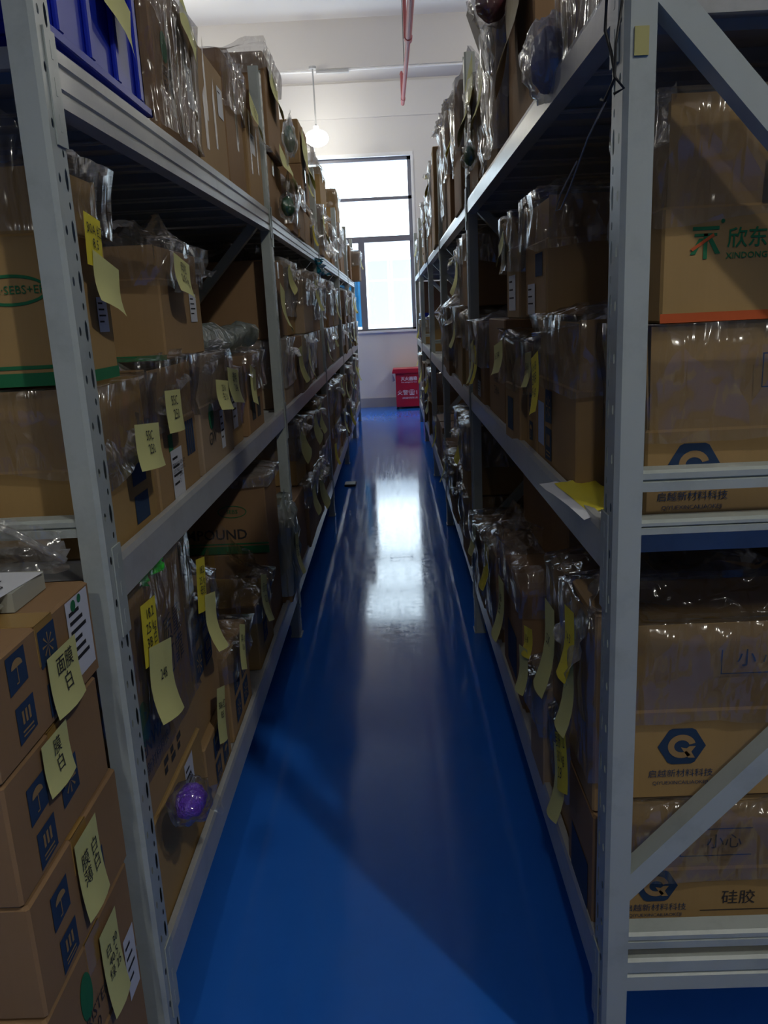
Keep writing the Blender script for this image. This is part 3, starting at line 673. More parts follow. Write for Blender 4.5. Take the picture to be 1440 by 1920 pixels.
MB().tube([(0.05, 0.40, 0.0), (0.09, 0.46, 0.03), (0.12, 0.52, 0.0)], [0.02, 0.03, 0.05], 10).build('tied_neck', FILM_G, rb, smooth=True)
carton('small carton under the rolled sack, upper tier of the left middle shelf', 'L', 2.60, 2.98, 1.345, 1.352, 0.06, 0.3, 2, tape=False) if False else None
for k, (y0, y1, z1, ins) in enumerate(((2.52, 3.02, 1.50, 0.42), (3.11, 3.44, 1.46, 0.43), (1.55, 1.84, 1.60, 0.22))):
    carton(['dark carton at the back of the left middle shelf behind the rolled sack', 'dark carton at the back of the left middle shelf beside the second post',
            'shaded carton between two filmed cartons on the left middle shelf'][k], 'L', y0, y1, 1.37 if k != 1 else 1.052, z1, ins, 0.16 if k < 2 else 0.3, 2)
carton('dark carton at the back under the rolled plastic sack', 'L', 2.52, 3.02, 1.052, 1.366, 0.525, 0.075, 2)
# ------------------------------------------------------------------ left rack, first bay, bottom shelf
o = carton('yellowish low carton with a white tag, nearest on the left bottom shelf', 'L', 1.36, 1.765, 0.262, 0.50, 0.02, 0.5, 1, flap=0.0)
sidelabel(o, 'L', 1.60, 0.49, 0.07, 0.12, lines=5); letters(o, fr_of(o, '+x'), 'PA\n4·2018', 0.275, 0.17, 0.022, INK, 'label_text', 0.003)
o = carton('large filmed carton printed ENWAN with a green logo behind the near left post', 'L', 1.345, 1.765, 0.502, 0.99, 0.025, 0.5, 0)
F(o, 0.60, 0.985, -0.02, 21, close=0.7, amp=0.006)
fr = fr_of(o, '+x'); decal(o, fr, [circ(0.055, 0.20, 0.035, 0.045)], PRINT_GR, 'green_logo'); letters(o, fr, 'ENWAN', 0.115, 0.15, 0.05, PRINT_DK, rot=0.0, bold=True)
letters(o, fr, '新材料科技', 0.115, 0.105, 0.03, PRINT_DK); letters(o, fr, '质量\n可靠', 0.30, 0.27, 0.07, PRINT_DK)
decal(o, fr, [rect(0.14+0.05*(k % 3), 0.16+0.05*(k % 3)+0.01*(k % 2), 0.035+0.02*(k//3), 0.05+0.02*(k//3)) for k in range(6)], PRINT_DK, 'printed_specks')
anote(o, 'L', 1.395, 0.945, 0.09, 0.12, m=NOTE_B, txt='18.2\n25 kg\n3B 白', tilt=-0.1, off=0.025, curl=0)
anote(o, 'L', 1.40, 0.86, 0.145, 0.145, txt='248', tilt=-0.25, off=0.03, curl=0.35, tsize=0.2)
g = sheet(o, (0.256, -0.10, 0.50), (0.262, 0.02, 0.515), (0.262, 0.03, 0.455), (0.256, -0.08, 0.45), 4, LIME, 0.02, name='green_tape_scrap')
o = carton('low carton with blue care symbols and a diamond note, second on the left bottom shelf', 'L', 1.775, 2.055, 0.262, 0.425, 0.02, 0.5, 0, flap=0.0)
fr = fr_of(o, '+x')
for k in range(2):
    umbrella(o, fr, 0.085+k*0.09, 0.085, 0.06, k); umbrella(o, fr, 0.085+k*0.09, 0.012, 0.06, 1-k)
o = carton('filmed carton with blue care symbols and a long curled note, left bottom shelf', 'L', 1.775, 2.06, 0.43, 0.79, 0.035, 0.48, 0)
F(o, 0.66, 0.80, 0.11, 22, amp=0.014, ears=3); fr = fr_of(o, '+x')
for k in range(2):
    umbrella(o, fr, 0.05+k*0.10, 0.245, 0.075, k); umbrella(o, fr, 0.05+k*0.10, 0.15, 0.075, 2-k)
anote(o, 'L', 1.83, 0.90, 0.085, 0.13, m=NOTE_B, txt='18.2\n25 kg\n母粒', tilt=-0.2, off=0.03, curl=0)
anote(o, 'L', 1.86, 0.80, 0.11, 0.14, tilt=-0.25, off=0.035, curl=0.5)
anote(o, 'L', 1.90, 0.53, 0.09, 0.14, txt='30A 红\n8.5', tilt=-0.35, off=0.03, curl=0.1, tsize=0.28)
o = carton('carton with a diamond shaped note under loose film, third on the left bottom shelf', 'L', 2.09, 2.40, 0.262, 0.53, 0.02, 0.48, 0)
F(o, 0.44, 0.535, 0.08, 23, amp=0.012); anote(o, 'L', 2.17, 0.60, 0.08, 0.13, txt='黑 45\n0.6', tilt=-0.4, off=0.03, curl=0.1); fr = fr_of(o, '+x')
for k in range(2): umbrella(o, fr, 0.06+k*0.11, 0.12, 0.075, k); umbrella(o, fr, 0.06+k*0.11, 0.03, 0.075, 2)
o = carton('carton under a clear film hood below the COMPOUND carton', 'L', 2.58, 2.90, 0.262, 0.50, 0.02, 0.45, 1)
F(o, 0.44, 0.53, 0.09, 24, close=0.6, amp=0.014, ears=3); anote(o, 'L', 2.62, 0.60, 0.12, 0.16, tilt=-0.3, txt='绿 07\n12.0', off=0.02)
umbrella(o, fr_of(o, '+x'), 0.10, 0.06, 0.08, 1)
o = carton('carton lettered COMPOUND with a green stripe on the left bottom shelf', 'L', 2.95, 3.24, 0.58, 0.875, 0.02, 0.46, 2)
d = o['_d']; fr = fr_of(o, '-y'); decal(o, fr, [rect(0, d[0], 0.0, 0.03), rect(0, d[0], 0.036, 0.042)], PRINT_GR, 'green_stripe')
letters(o, fr, 'COMPOUND', d[0]-0.24, 0.075, 0.055, PRINT_DK, bold=True); decal(o, fr, ring(d[0]-0.13, 0.165, 0.055, 0.024, 0.003), PRINT_GR, 'oval_print'); letters(o, fr, 'SEBS', d[0]-0.13, 0.165, 0.022, PRINT_GR)
F(o, 0.84, 0.88, 0.05, 25, m=FILM_W)
o = carton('carton carrying the COMPOUND carton on the left bottom shelf', 'L', 2.95, 3.24, 0.262, 0.576, 0.03, 0.46, 2)
o = carton('greenish bagged carton leaning over the rail at the second left post', 'L', 3.25, 3.48, 0.262, 0.62, -0.01, 0.4, 2)
F(o, 0.30, 0.63, 0.09, 26, m=FILM_G, amp=0.016, close=0.8); anote(o, 'L', 3.27, 0.56, 0.10, 0.17, txt='色粉 12\n-50 kg', tilt=-0.15, off=0.03)
# ------------------------------------------------------------------ left rack, first bay, top shelf
def crate(label, x0, x1, y0, y1, z0, h, group='blue plastic crates'):
    t = thing('plastic_crate', label, 'crate', ((x0+x1)/2, (y0+y1)/2, z0), group)
    a, b_ = (x1-x0)/2, (y1-y0)/2; q = MB(); th = 0.006; tp = 0.012
    for (xa, xb_, ya, yb) in ((-a+tp, a-tp, -b_+tp, -b_+tp+th), (-a+tp, a-tp, b_-tp-th, b_-tp), (-a+tp, -a+tp+th, -b_+tp, b_-tp), (a-tp-th, a-tp, -b_+tp, b_-tp)): q.box(xa, xb_, ya, yb, 0.0, h-0.01)
    q.box(-a+tp, a-tp, -b_+tp, b_-tp, 0, 0.008); q.build('body', BLUEPL, t)
    r_ = MB()
    for za, zb in ((h-0.035, h), (0.028, 0.045)):
        r_.box(-a, a, -b_, -b_+tp+0.002, za, zb, 0.002); r_.box(-a, a, b_-tp-0.002, b_, za, zb, 0.002); r_.box(-a, -a+tp+0.002, -b_, b_, za, zb, 0.002); r_.box(a-tp-0.002, a, -b_, b_, za, zb, 0.002)
    r_.build('rim', BLUEPL, t)
    for s_ in (-1, 1):
        for k in range(4):
            y = -b_+0.07+k*(2*b_-0.14)/3; MB().box(s_*(a-tp), s_*(a-0.001), y-0.012, y+0.012, 0.045, h-0.035, 0.003).build('rib', BLUEPL, t)
        for k in range(4):
            x = -a+0.07+k*(2*a-0.14)/3; MB().box(x-0.012, x+0.012, s_*(b_-tp), s_*(b_-0.001), 0.045, h-0.035, 0.003).build('rib', BLUEPL, t)
    return t
t = crate('glossy blue plastic crate on the top shelf at the near left post', XA-0.42, XA-0.02, 1.36, 1.93, 1.862, 0.33)
note(t, (Vector((0.2, -0.285, 0)), Vector((0, 1, 0)), Vector((1, 0, 0))), 0.29, 0.25, 0.17, 0.10, tilt=-0.3, curl=0.2, off=0.006)
ZT = 1.864
o = carton('tall film wrapped carton with a dark green logo right beside the blue crate', 'L', 1.955, 2.335, ZT, 2.225, 0.015, 0.46, 2)
F(o, 1.88, 2.2, 0.05, 31, ears=3, amp=0.005); fr = fr_of(o, '+x'); decal(o, fr, [circ(0.10, 0.205, 0.028, 0.034)], PRINT_GR, 'green_logo'); letters(o, fr, 'SEBS\nEVA', 0.10, 0.135, 0.03, PRINT_DK)
anote(o, 'L', 2.20, 2.235, 0.16, 0.10, tilt=-0.5, off=0.02, curl=0.15); sidelabel(o, 'L', 2.26, 2.09, 0.07, 0.10, lines=1); tape_strips(o, 'L', 3, 3)
o = carton('plain brown carton with light tape strips, third from the near left post on top', 'L', 2.345, 2.765, ZT, 2.19, 0.015, 0.46, 0)
tape_strips(o, 'L', 3, 8); sidelabel(o, 'L', 2.66, 2.14, 0.08, 0.085, lines=1)
o = carton('upright carton with a see-through corner, fourth from the near left post on top', 'L', 2.80, 3.12, ZT, 2.285, 0.02, 0.42, 2)
F(o, 2.12, 2.28, 0.02, 32, close=0.8, ears=1); tape_strips(o, 'L', 2, 5)
sheet(o, (0.12, -0.1, 0.43), (0.13, 0.15, 0.43), (0.24, 0.12, 0.36), (0.235, -0.06, 0.40), 17, FILM_W, 0.02)
o = carton('carton with a long crumpled yellow note, fifth from the near left post on top', 'L', 3.135, 3.46, ZT, 2.20, 0.01, 0.42, 0)
anote(o, 'L', 3.15, 2.24, 0.19, 0.10, tilt=-0.2, txt='2516\n白 3.0', off=0.02); sidelabel(o, 'L', 3.22, 2.12, 0.09, 0.07, lines=1); tape_strips(o, 'L', 2, 6)
sheet(o, (0.1, -0.02, 0.36), (0.1, 0.2, 0.35), (0.25, 0.24, 0.24), (0.24, 0.02, 0.28), 19, FILM_W, 0.02)
o = carton('lower carton just past the second left post on the top shelf', 'L', 3.59, 4.15, ZT, 2.14, 0.02, 0.42, 2)
anote(o, 'L', 3.85, 2.20, 0.5, 0.10, tilt=-0.1, off=0.04)
o = carton('upper carton with an open top and a yellow note above the second left post', 'L', 3.66, 4.10, 2.145, 2.52, 0.0, 0.30, 2)
anote(o, 'L', 3.76, 2.50, 0.26, 0.15, tilt=-0.15, txt='透明\n248', off=0.01); F(o, 2.44, 2.53, 0.03, 34, m=FILM_W, close=0.7)
def pouch(label, c, r, m, seed=0, tail=(0, 0, -0.1), group='plastic pouches', mfilm=None, sq=(1, 1, 1), hang=None):
    t = thing('plastic_pouch', label, 'bag', c, group); s_ = random.Random(seed)
    def blob(rr, am, sd, n=14, k=20):
        vs = []
        for i in range(n+1):
            a = math.pi*i/n
            for j in range(k):
                b_ = 2*math.pi*j/k; p = Vector((math.sin(a)*math.cos(b_), math.sin(a)*math.sin(b_), math.cos(a)))
                e = rr*(1+am*noise.noise(p*2.2+Vector((sd, 0, 0)))+am*.5*noise.noise(p*5+Vector((sd, 0, 0))))
                vs.append((p.x*e*sq[0], p.y*e*sq[1], p.z*e*sq[2]))
        return MB().add(vs, [(i*k+j, i*k+(j+1) % k, (i+1)*k+(j+1) % k, (i+1)*k+j) for i in range(n) for j in range(k)])
    blob(r*0.72, 0.15, seed+3).build('contents', m, t, smooth=True); blob(r, 0.3, seed).build('film_skin', mfilm or FILM_P, t, smooth=True)
    tl = Vector(tail); p0 = tl.normalized()*r*0.8; p1 = p0+tl
    side = tl.cross(Vector((1, 0.1, 0.2))).normalized()*0.03
    sheet(t, p0-side*0.3, p0+side*0.3, p1+side*1.2, p1-side*1.2, seed, FILM_W, 0.015, 6, 'gathered_tail')
    return t
pouch('clear pouch with a purple bristly ball hanging in front of the near left cartons', (XA+0.055, 1.385, 0.545), 0.05, PURPLE, 1, tail=(0.01, 0.14, -0.09), sq=(0.8, 1.2, 0.8))
pouch('clear pouch with a green ball on the left top shelf past the second post', (XA+0.03, 3.93, 1.945), 0.06, GREENB, 2, tail=(0, 0.1, 0.2), sq=(0.7, 1.2, 1), mfilm=FILM_P)
pouch('cloudy pouch of green sheet leaning on the left top shelf cartons', (XA+0.02, 4.28, 2.30), 0.06, GREENB, 5, tail=(0, 0.1, 0.10), sq=(0.6, 1.5, 1.4), mfilm=FILM_W)
t = thing('crumpled_film', 'bright cyan film scrap hanging under the left top shelf', 'film', (XA+0.02, 5.45, 1.755))
sheet(t, (0, -0.12, 0.05), (0.02, 0.12, 0.04), (0.03, 0.14, -0.04), (0.0, -0.08, -0.06), 22, FILM_B, 0.05, 8, 'scrap'); sheet(t, (0.03, -0.1, 0.05), (0.0, 0.12, 0.04), (0.05, 0.1, -0.05), (0.02, -0.1, -0.04), 25, FILM_B, 0.05, 8, 'scrap')

# ------------------------------------------------------------------ right rack: end cartons with faces to the viewer
def endcarton(label, z0, z1, zf, y0=1.285, seed=0, x0=0.388, x1=0.975, mat=1):
    o = carton(label, 'R', y0, y0+0.235, z0, z1, m=mat, flap=zf, x=(x0, x1)); d = o['_d']
    if zf > 0: F(o, z1-0.02, z1+zf+0.004, 0.0, seed, close=0.8, amp=0.008)
    return o, fr_of(o, '-y'), d
o, fr, d = endcarton('opened carton with a hexagon emblem, upper of the two on the right bottom shelf', 0.578, 0.752, 0.165, seed=41, x0=0.388)
hexlogo(o, fr, 0.092, 0.104, 0.085); letters(o, fr, '启越新材料科技', 0.092, 0.050, 0.0165, PRINT_BL); letters(o, fr, 'QIYUEXINCAILIAOKEJI', 0.092, 0.032, 0.0098, PRINT_BL)
letters(o, fr, 'SILICONE', 0.285, 0.082, 0.040, PRINT_DK, sx=1.0); decal(o, fr, [rect(0.185, 0.40, 0.045, 0.047)], PRINT_DK, 'underline')
fl = (fr[0]+Vector((0, -0.004, 0.174)), fr[1], fr[2]); decal(o, fl, [rect(0.15, 0.33, 0.069, 0.071), rect(0.15, 0.33, 0.122, 0.124), rect(0.15, 0.152, 0.069, 0.124)], PRINT_BL, 'printed_frame', 0.004)
letters(o, fl, '小 心', 0.215, 0.096, 0.034, PRINT_BL, off=0.004)
sheet(o, (-0.27, -0.12, 0.34), (0.27, -0.12, 0.34), (0.27, 0.0, 0.40), (-0.27, 0.0, 0.395), 27, FILM, 0.03, name='loose_plastic')
o, fr, d = endcarton('opened carton with a hexagon emblem, lowest on the right bottom shelf', 0.286, 0.43, 0.145, seed=42, x0=0.383)
hexlogo(o, fr, 0.062, 0.109, 0.080); letters(o, fr, '启越新材料科技', 0.062, 0.062, 0.0165, PRINT_BL); letters(o, fr, 'QIYUEXINCAILIAOKEJI', 0.062, 0.046, 0.0098, PRINT_BL)
letters(o, fr, '硅胶', 0.215, 0.078, 0.032, PRINT_DK); decal(o, fr, [rect(0.145, 0.36, 0.052, 0.054)], PRINT_DK, 'underline')
fl = (fr[0]+Vector((0, -0.004, 0.145)), fr[1], fr[2]); decal(o, fl, [rect(0.10, 0.23, 0.085, 0.087), rect(0.10, 0.23, 0.03, 0.032), rect(0.10, 0.102, 0.03, 0.087)], PRINT_BL, 'printed_frame', 0.004); letters(o, fl, '小心', 0.18, 0.058, 0.032, PRINT_DK, off=0.004)
o, fr, d = endcarton('opened carton with a large hexagon emblem at the rail of the right middle shelf', 1.086, 1.247, 0.162, seed=43, x0=0.400)
hexlogo(o, fr, 0.078, 0.103, 0.085); letters(o, fr, '启越新材料科技', 0.078, 0.050, 0.0165, PRINT_BL); letters(o, fr, 'QIYUEXINCAILIAOKEJI', 0.078, 0.032, 0.0098, PRINT_BL)
fl = (fr[0]+Vector((0, -0.004, 0.161)), fr[1], fr[2]); decal(o, fl, [rect(0.175, 0.33, 0.062, 0.064), rect(0.175, 0.33, 0.114, 0.116), rect(0.175, 0.177, 0.062, 0.116)], PRINT_BL, 'printed_frame', 0.004)
letters(o, fl, '小 心', 0.235, 0.088, 0.034, PRINT_BL, off=0.004)
o, fr, d = endcarton('opened carton with a green character logo and orange stripe, topmost on the right middle shelf', 1.414, 1.585, 0.155, seed=44, x0=0.415)
decal(o, fr, [rect(0, d[0], 0.0, 0.014)], PRINT_OR, 'orange_stripe')
lg = decal(o, fr, [rect(0.045, 0.085, 0.135, 0.140), rect(0.048, 0.082, 0.126, 0.130), [(0.042, 0.10), (0.055, 0.123), (0.062, 0.123), (0.050, 0.10)], [(0.088, 0.10), (0.075, 0.123), (0.068, 0.123), (0.080, 0.10)], rect(0.062, 0.068, 0.093, 0.130), circ(0.09, 0.147, 0.003)], PRINT_GR, 'character_emblem')
decal(lg, fr, [[(0.042, 0.108), (0.046, 0.105), (0.078, 0.126), (0.076, 0.130)]], PRINT_OR, 'diagonal_stroke', 0.002)
letters(o, fr, '欣东', 0.128, 0.120, 0.031, PRINT_GR, bold=True); letters(o, fr, 'XINDONG', 0.128, 0.096, 0.0125, PRINT_GR, bold=True, sx=1.05); decal(o, fr, [rect(0.175, 0.25, 0.045, 0.100)], PRINT_GR, 'green_block')
sheet(o, (-0.30, -0.09, 0.16), (-0.27, -0.12, 0.34), (-0.275, 0.12, 0.33), (-0.31, 0.10, 0.13), 28, FILM_W, 0.02, name='loose_plastic')
decal(o, (fr[0]+Vector((0, -0.004, 0.171)), fr[1], fr[2]), [rect(0.155, 0.22, 0.01, 0.07)], TAPE_C, 'tape_strip', 0.004)

# ------------------------------------------------------------------ right rack, first bay
ZR = 1.086
o = carton('big opened carton with white label, blue prints and a bright yellow tag, right middle shelf', 'R', 1.535, 1.955, ZR, 1.29, 0.02, 0.5, 0, flap=0.13)
F(o, 1.275, 1.43, 0.03, 51, close=0.75, amp=0.014, ears=3); fr = fr_of(o, '-x')
umbrella(o, fr, 0.10, 0.105, 0.075, 2); umbrella(o, fr, 0.10, 0.02, 0.075, 1); decal(o, fr, [rect(0.01, 0.085, 0.045, 0.145)], simple('label_blue', (0.35, 0.45, 0.70), 0.6), 'blue_white_label')
anote(o, 'R', 1.84, 1.335, 0.09, 0.13, m=NOTE_B, txt='16·8\n透明\n25 kg', tilt=0.25, off=0.035, curl=0.2); letters(o, fr_of(o, '-y'), '启越\nQIYU', 0.09, 0.09, 0.022, PRINT_DK)
sheet(o, (0.02, -0.24, 0.39), (0.02, 0.30, 0.37), (-0.30, 0.48, 0.28), (-0.265, -0.20, 0.32), 29, FILM_W, 0.04, name='loose_plastic')
o = carton('narrow carton with blue prints, second on the right middle shelf', 'R', 1.975, 2.115, ZR, 1.245, 0.02, 0.45, 0, flap=0.12)
F(o, 1.235, 1.37, 0.02, 52, close=0.8, amp=0.01); anote(o, 'R', 2.07, 1.335, 0.09, 0.085, txt='2516', tilt=0.1); umbrella(o, fr_of(o, '-x'), 0.04, 0.10, 0.05, 1); umbrella(o, fr_of(o, '-x'), 0.04, 0.03, 0.05, 0)
o = carton('carton with a glowing film bulge and squared note, third on the right middle shelf', 'R', 2.14, 2.36, ZR, 1.245, 0.0, 0.45, 0, flap=0.12, rot=0.04)
F(o, 1.235, 1.37, 0.02, 53, close=0.8, amp=0.02); anote(o, 'R', 2.34, 1.345, 0.14, 0.085, txt='16·2 PA', tilt=0.15, off=0.035); decal(o, fr_of(o, '-x'), [rect(0.04, 0.12, 0.03, 0.12)], PRINT_BL, 'printed_block')
o = carton('plain tall carton with an open top edge, fourth on the right middle shelf', 'R', 2.46, 2.86, ZR, 1.415, 0.01, 0.46, 2)
letters(o, fr_of(o, '-x'), 'MADE IN\nCHINA', 0.2, 0.12, 0.04, PRINT_DK)
o = carton('filmed carton with long hanging notes at the second right post, middle shelf', 'R', 2.98, 3.42, ZR, 1.40, 0.005, 0.45, 2)
F(o, 1.24, 1.405, 0.03, 54, m=FILM_W, amp=0.014); anote(o, 'R', 3.36, 1.31, 0.12, 0.17, tilt=0.2); anote(o, 'R', 3.22, 1.31, 0.12, 0.15, m=NOTE_B, tilt=0.1); sidelabel(o, 'R', 3.2, 1.18, 0.1, 0.06)
o = carton('upper carton in bright streaky film, the farther of two on the right middle shelf', 'R', 2.10, 2.33, 1.419, 1.60, 0.0, 0.34, 0, flap=0.07)
F(o, 1.53, 1.68, 0.03, 55, amp=0.016, ears=2); sidelabel(o, 'R', 2.28, 1.53, 0.12, 0.09, lines=3); anote(o, 'R', 2.27, 1.61, 0.1, 0.06, tilt=0.3, off=0.03)
o = carton('filmed upper carton with dark block, nearer of two, right middle shelf', 'R', 1.80, 2.08, 1.424, 1.59, 0.012, 0.34, 0, flap=0.085)
F(o, 1.565, 1.69, 0.03, 56, amp=0.014, ears=2); sidelabel(o, 'R', 2.04, 1.50, 0.10, 0.07, lines=3); decal(o, fr_of(o, '-x'), [rect(0.14, 0.23, 0.09, 0.14)], PRINT_BL, 'printed_block')
o = carton('dark hexagon marked carton behind the filmed pair on the right middle shelf', 'R', 1.64, 2.08, 1.445, 1.62, 0.38, 0.22, 2)
hexlogo(o, fr_of(o, '-y'), 0.05, 0.09, 0.09, PRINT_DK)
crate('dark blue crate at the back of the right middle shelf', 0.72, 0.93, 1.66, 2.06, 1.622, 0.16)
# bottom shelf
ZB = 0.286
o = carton('low carton with a large bright and pale note, nearest on the right bottom shelf', 'R', 1.545, 1.70, ZB, 0.55, 0.02, 0.45, 0)
F(o, 0.40, 0.56, 0.06, 61, amp=0.012)
o = carton('filmed carton at the near right post holding a two tone note, bottom shelf', 'R', 1.29, 1.50, ZB, 0.54, 0.005, 0.05, 2, tape=False)
anote(o, 'R', 1.50, 0.60, 0.11, 0.11, m=NOTE_B, txt='色粉 12\n-50 kg\n2.8', tilt=0.45, off=0.03, curl=0.1, tsize=0.27); anote(o, 'R', 1.54, 0.555, 0.11, 0.14, tilt=0.35, off=0.025, curl=0.4)
decal(o, fr_of(o, '-x'), [rect(0.03, 0.17, 0.02, 0.13)], PRINT_BL, 'printed_block')
o = carton('upper filmed carton with a long note next to the near right post, bottom shelf', 'R', 1.30, 1.50, 0.543, 0.93, 0.005, 0.05, 0, tape=False)
F(o, 0.62, 0.93, 0.02, 67, close=0.8)
anote(o, 'R', 1.44, 0.90, 0.08, 0.13, m=NOTE_B, txt='14·3', tilt=0.15, off=0.025); anote(o, 'R', 1.45, 0.80, 0.09, 0.14, tilt=0.15, off=0.025)
sheet(o, (-0.03, -0.1, 0.40), (0.04, 0.1, 0.41), (-0.05, 0.14, 0.28), (-0.07, -0.08, 0.24), 33, FILM_W, 0.02)
o = carton('tall tapered carton in film with a long pale note hanging, right bottom shelf', 'R', 1.56, 1.76, 0.553, 0.90, 0.02, 0.42, 0)
F(o, 0.70, 0.90, 0.08, 62, amp=0.014, close=0.25, ears=1); anote(o, 'R', 1.75, 0.80, 0.11, 0.20, tilt=0.08, off=0.02, txt='5X')
o = carton('low dented carton carrying a glossy two tone note, right bottom shelf', 'R', 1.76, 1.95, ZB, 0.56, 0.0, 0.45, 3)
F(o, 0.44, 0.565, 0.03, 63, amp=0.016); anote(o, 'R', 1.93, 0.66, 0.13, 0.07, m=NOTE_B, txt='黑 45', tilt=0.3, off=0.02); anote(o, 'R', 1.95, 0.60, 0.14, 0.11, tilt=0.3, off=0.03)
o = carton('open topped carton under loose crinkled film, middle of the right bottom shelf', 'R', 2.14, 2.54, ZB, 0.66, 0.01, 0.45, 2)
F(o, 0.60, 0.73, 0.03, 64, amp=0.012, close=0.8, ears=3); anote(o, 'R', 2.52, 0.60, 0.13, 0.19, tilt=0.1, txt='8.8\n白', off=0.02)
decal(o, fr_of(o, '-x'), [rect(0.10, 0.28, 0.06, 0.20)], PRINT_BL, 'printed_block')
o = carton('slim filmed carton with a yellow tag, fourth on the right bottom shelf', 'R', 2.66, 2.98, ZB, 0.62, 0.0, 0.45, 2)
F(o, 0.36, 0.63, 0.07, 65, amp=0.012); anote(o, 'R', 2.92, 0.60, 0.14, 0.16, m=NOTE_B, tilt=0.1)
o = carton('filmed carton with a pale note beside the second right post, bottom shelf', 'R', 3.02, 3.40, ZB, 0.58, -0.005, 0.45, 2)
F(o, 0.34, 0.60, 0.07, 66, amp=0.014); anote(o, 'R', 3.36, 0.57, 0.16, 0.13, tilt=0.1)
o = carton('dark carton with a hexagon print, upper back of the right bottom shelf', 'R', 2.16, 2.95, 0.668, 0.93, 0.14, 0.4, 2); hexlogo(o, fr_of(o, '-y'), 0.1, 0.13, 0.09, PRINT_DK)
# top shelf
o = carton('pale carton corner right behind the near right post on the top shelf', 'R', 1.31, 1.675, ZT, 2.02, 0.015, 0.45, 3); F(o, 1.87, 2.02, 0.03, 71)
o = carton('brown carton with a faint round print behind the lavender bag, right top shelf', 'R', 2.12, 2.54, ZT, 2.30, 0.04, 0.45, 2)
decal(o, fr_of(o, '-y'), ring(0.14, 0.23, 0.05, 0.045, 0.004), PRINT_GR, 'round_print'); letters(o, fr_of(o, '-y'), 'Zjn', 0.14, 0.23, 0.05, PRINT_GR)
anote(o, 'R', 2.46, 2.24, 0.26, 0.26, tilt=0.3, m=simple('kraft_note', (0.42, 0.36, 0.24), 0.8), off=0.02)
pouch('large cloudy bag of lavender blue material drooping over the right top rail', (XB+0.0, 1.71, 1.905), 0.072, PURPLE2, 7, tail=(-0.01, 0.09, 0.0), sq=(0.75, 1.1, 1.05), mfilm=FILM_W)
pouch('film bag with a maroon lump at the top of the right shelf', (XB-0.01, 2.52, 2.27), 0.06, MAROON, 8, tail=(0.0, 0.03, -0.12), mfilm=FILM)
pouch('clear pouch with a green bristly ball hanging at the right top rail', (XB-0.03, 3.02, 1.965), 0.038, GREENB, 9, tail=(0, 0.02, 0.14), sq=(0.7, 1.2, 1.1))
o = carton('slim carton in white streaky film, third on the right top shelf', 'R', 2.57, 2.85, ZT, 2.26, 0.01, 0.42, 3); F(o, 1.90, 2.27, 0.06, 72, m=FILM_W, amp=0.012)
o = carton('slim shaded carton in clear film, fourth on the right top shelf', 'R', 2.88, 3.08, ZT, 2.22, 0.02, 0.42, 2); F(o, 1.90, 2.23, 0.05, 73, amp=0.012); anote(o, 'R', 3.06, 2.25, 0.16, 0.20, tilt=0.1)
o = carton('tall carton with a big pale note at the second right post, top shelf', 'R', 3.12, 3.44, ZT, 2.24, 0.01, 0.42, 2); F(o, 1.95, 2.25, 0.09, 74, amp=0.016); anote(o, 'R', 3.44, 2.28, 0.30, 0.22, tilt=0.15)
fl = thing('cardboard_strip', 'grey cardboard strip leaning out at the top of the right shelf', 'strip', (XB, 2.62, 2.14)); MB().add([(0, 0, 0), (0, 0.12, 0.01), (-0.03, 0.42, 0.27), (-0.03, 0.30, 0.27), (0.004, 0, 0), (0.004, 0.12, 0.01), (-0.026, 0.42, 0.27), (-0.026, 0.30, 0.27)], [(0,1,2,3),(4,5,6,7),(0,1,5,4),(1,2,6,5),(2,3,7,6),(3,0,4,7)]).build('strip', simple('grey_board', (0.25, 0.22, 0.20), 0.8), fl)

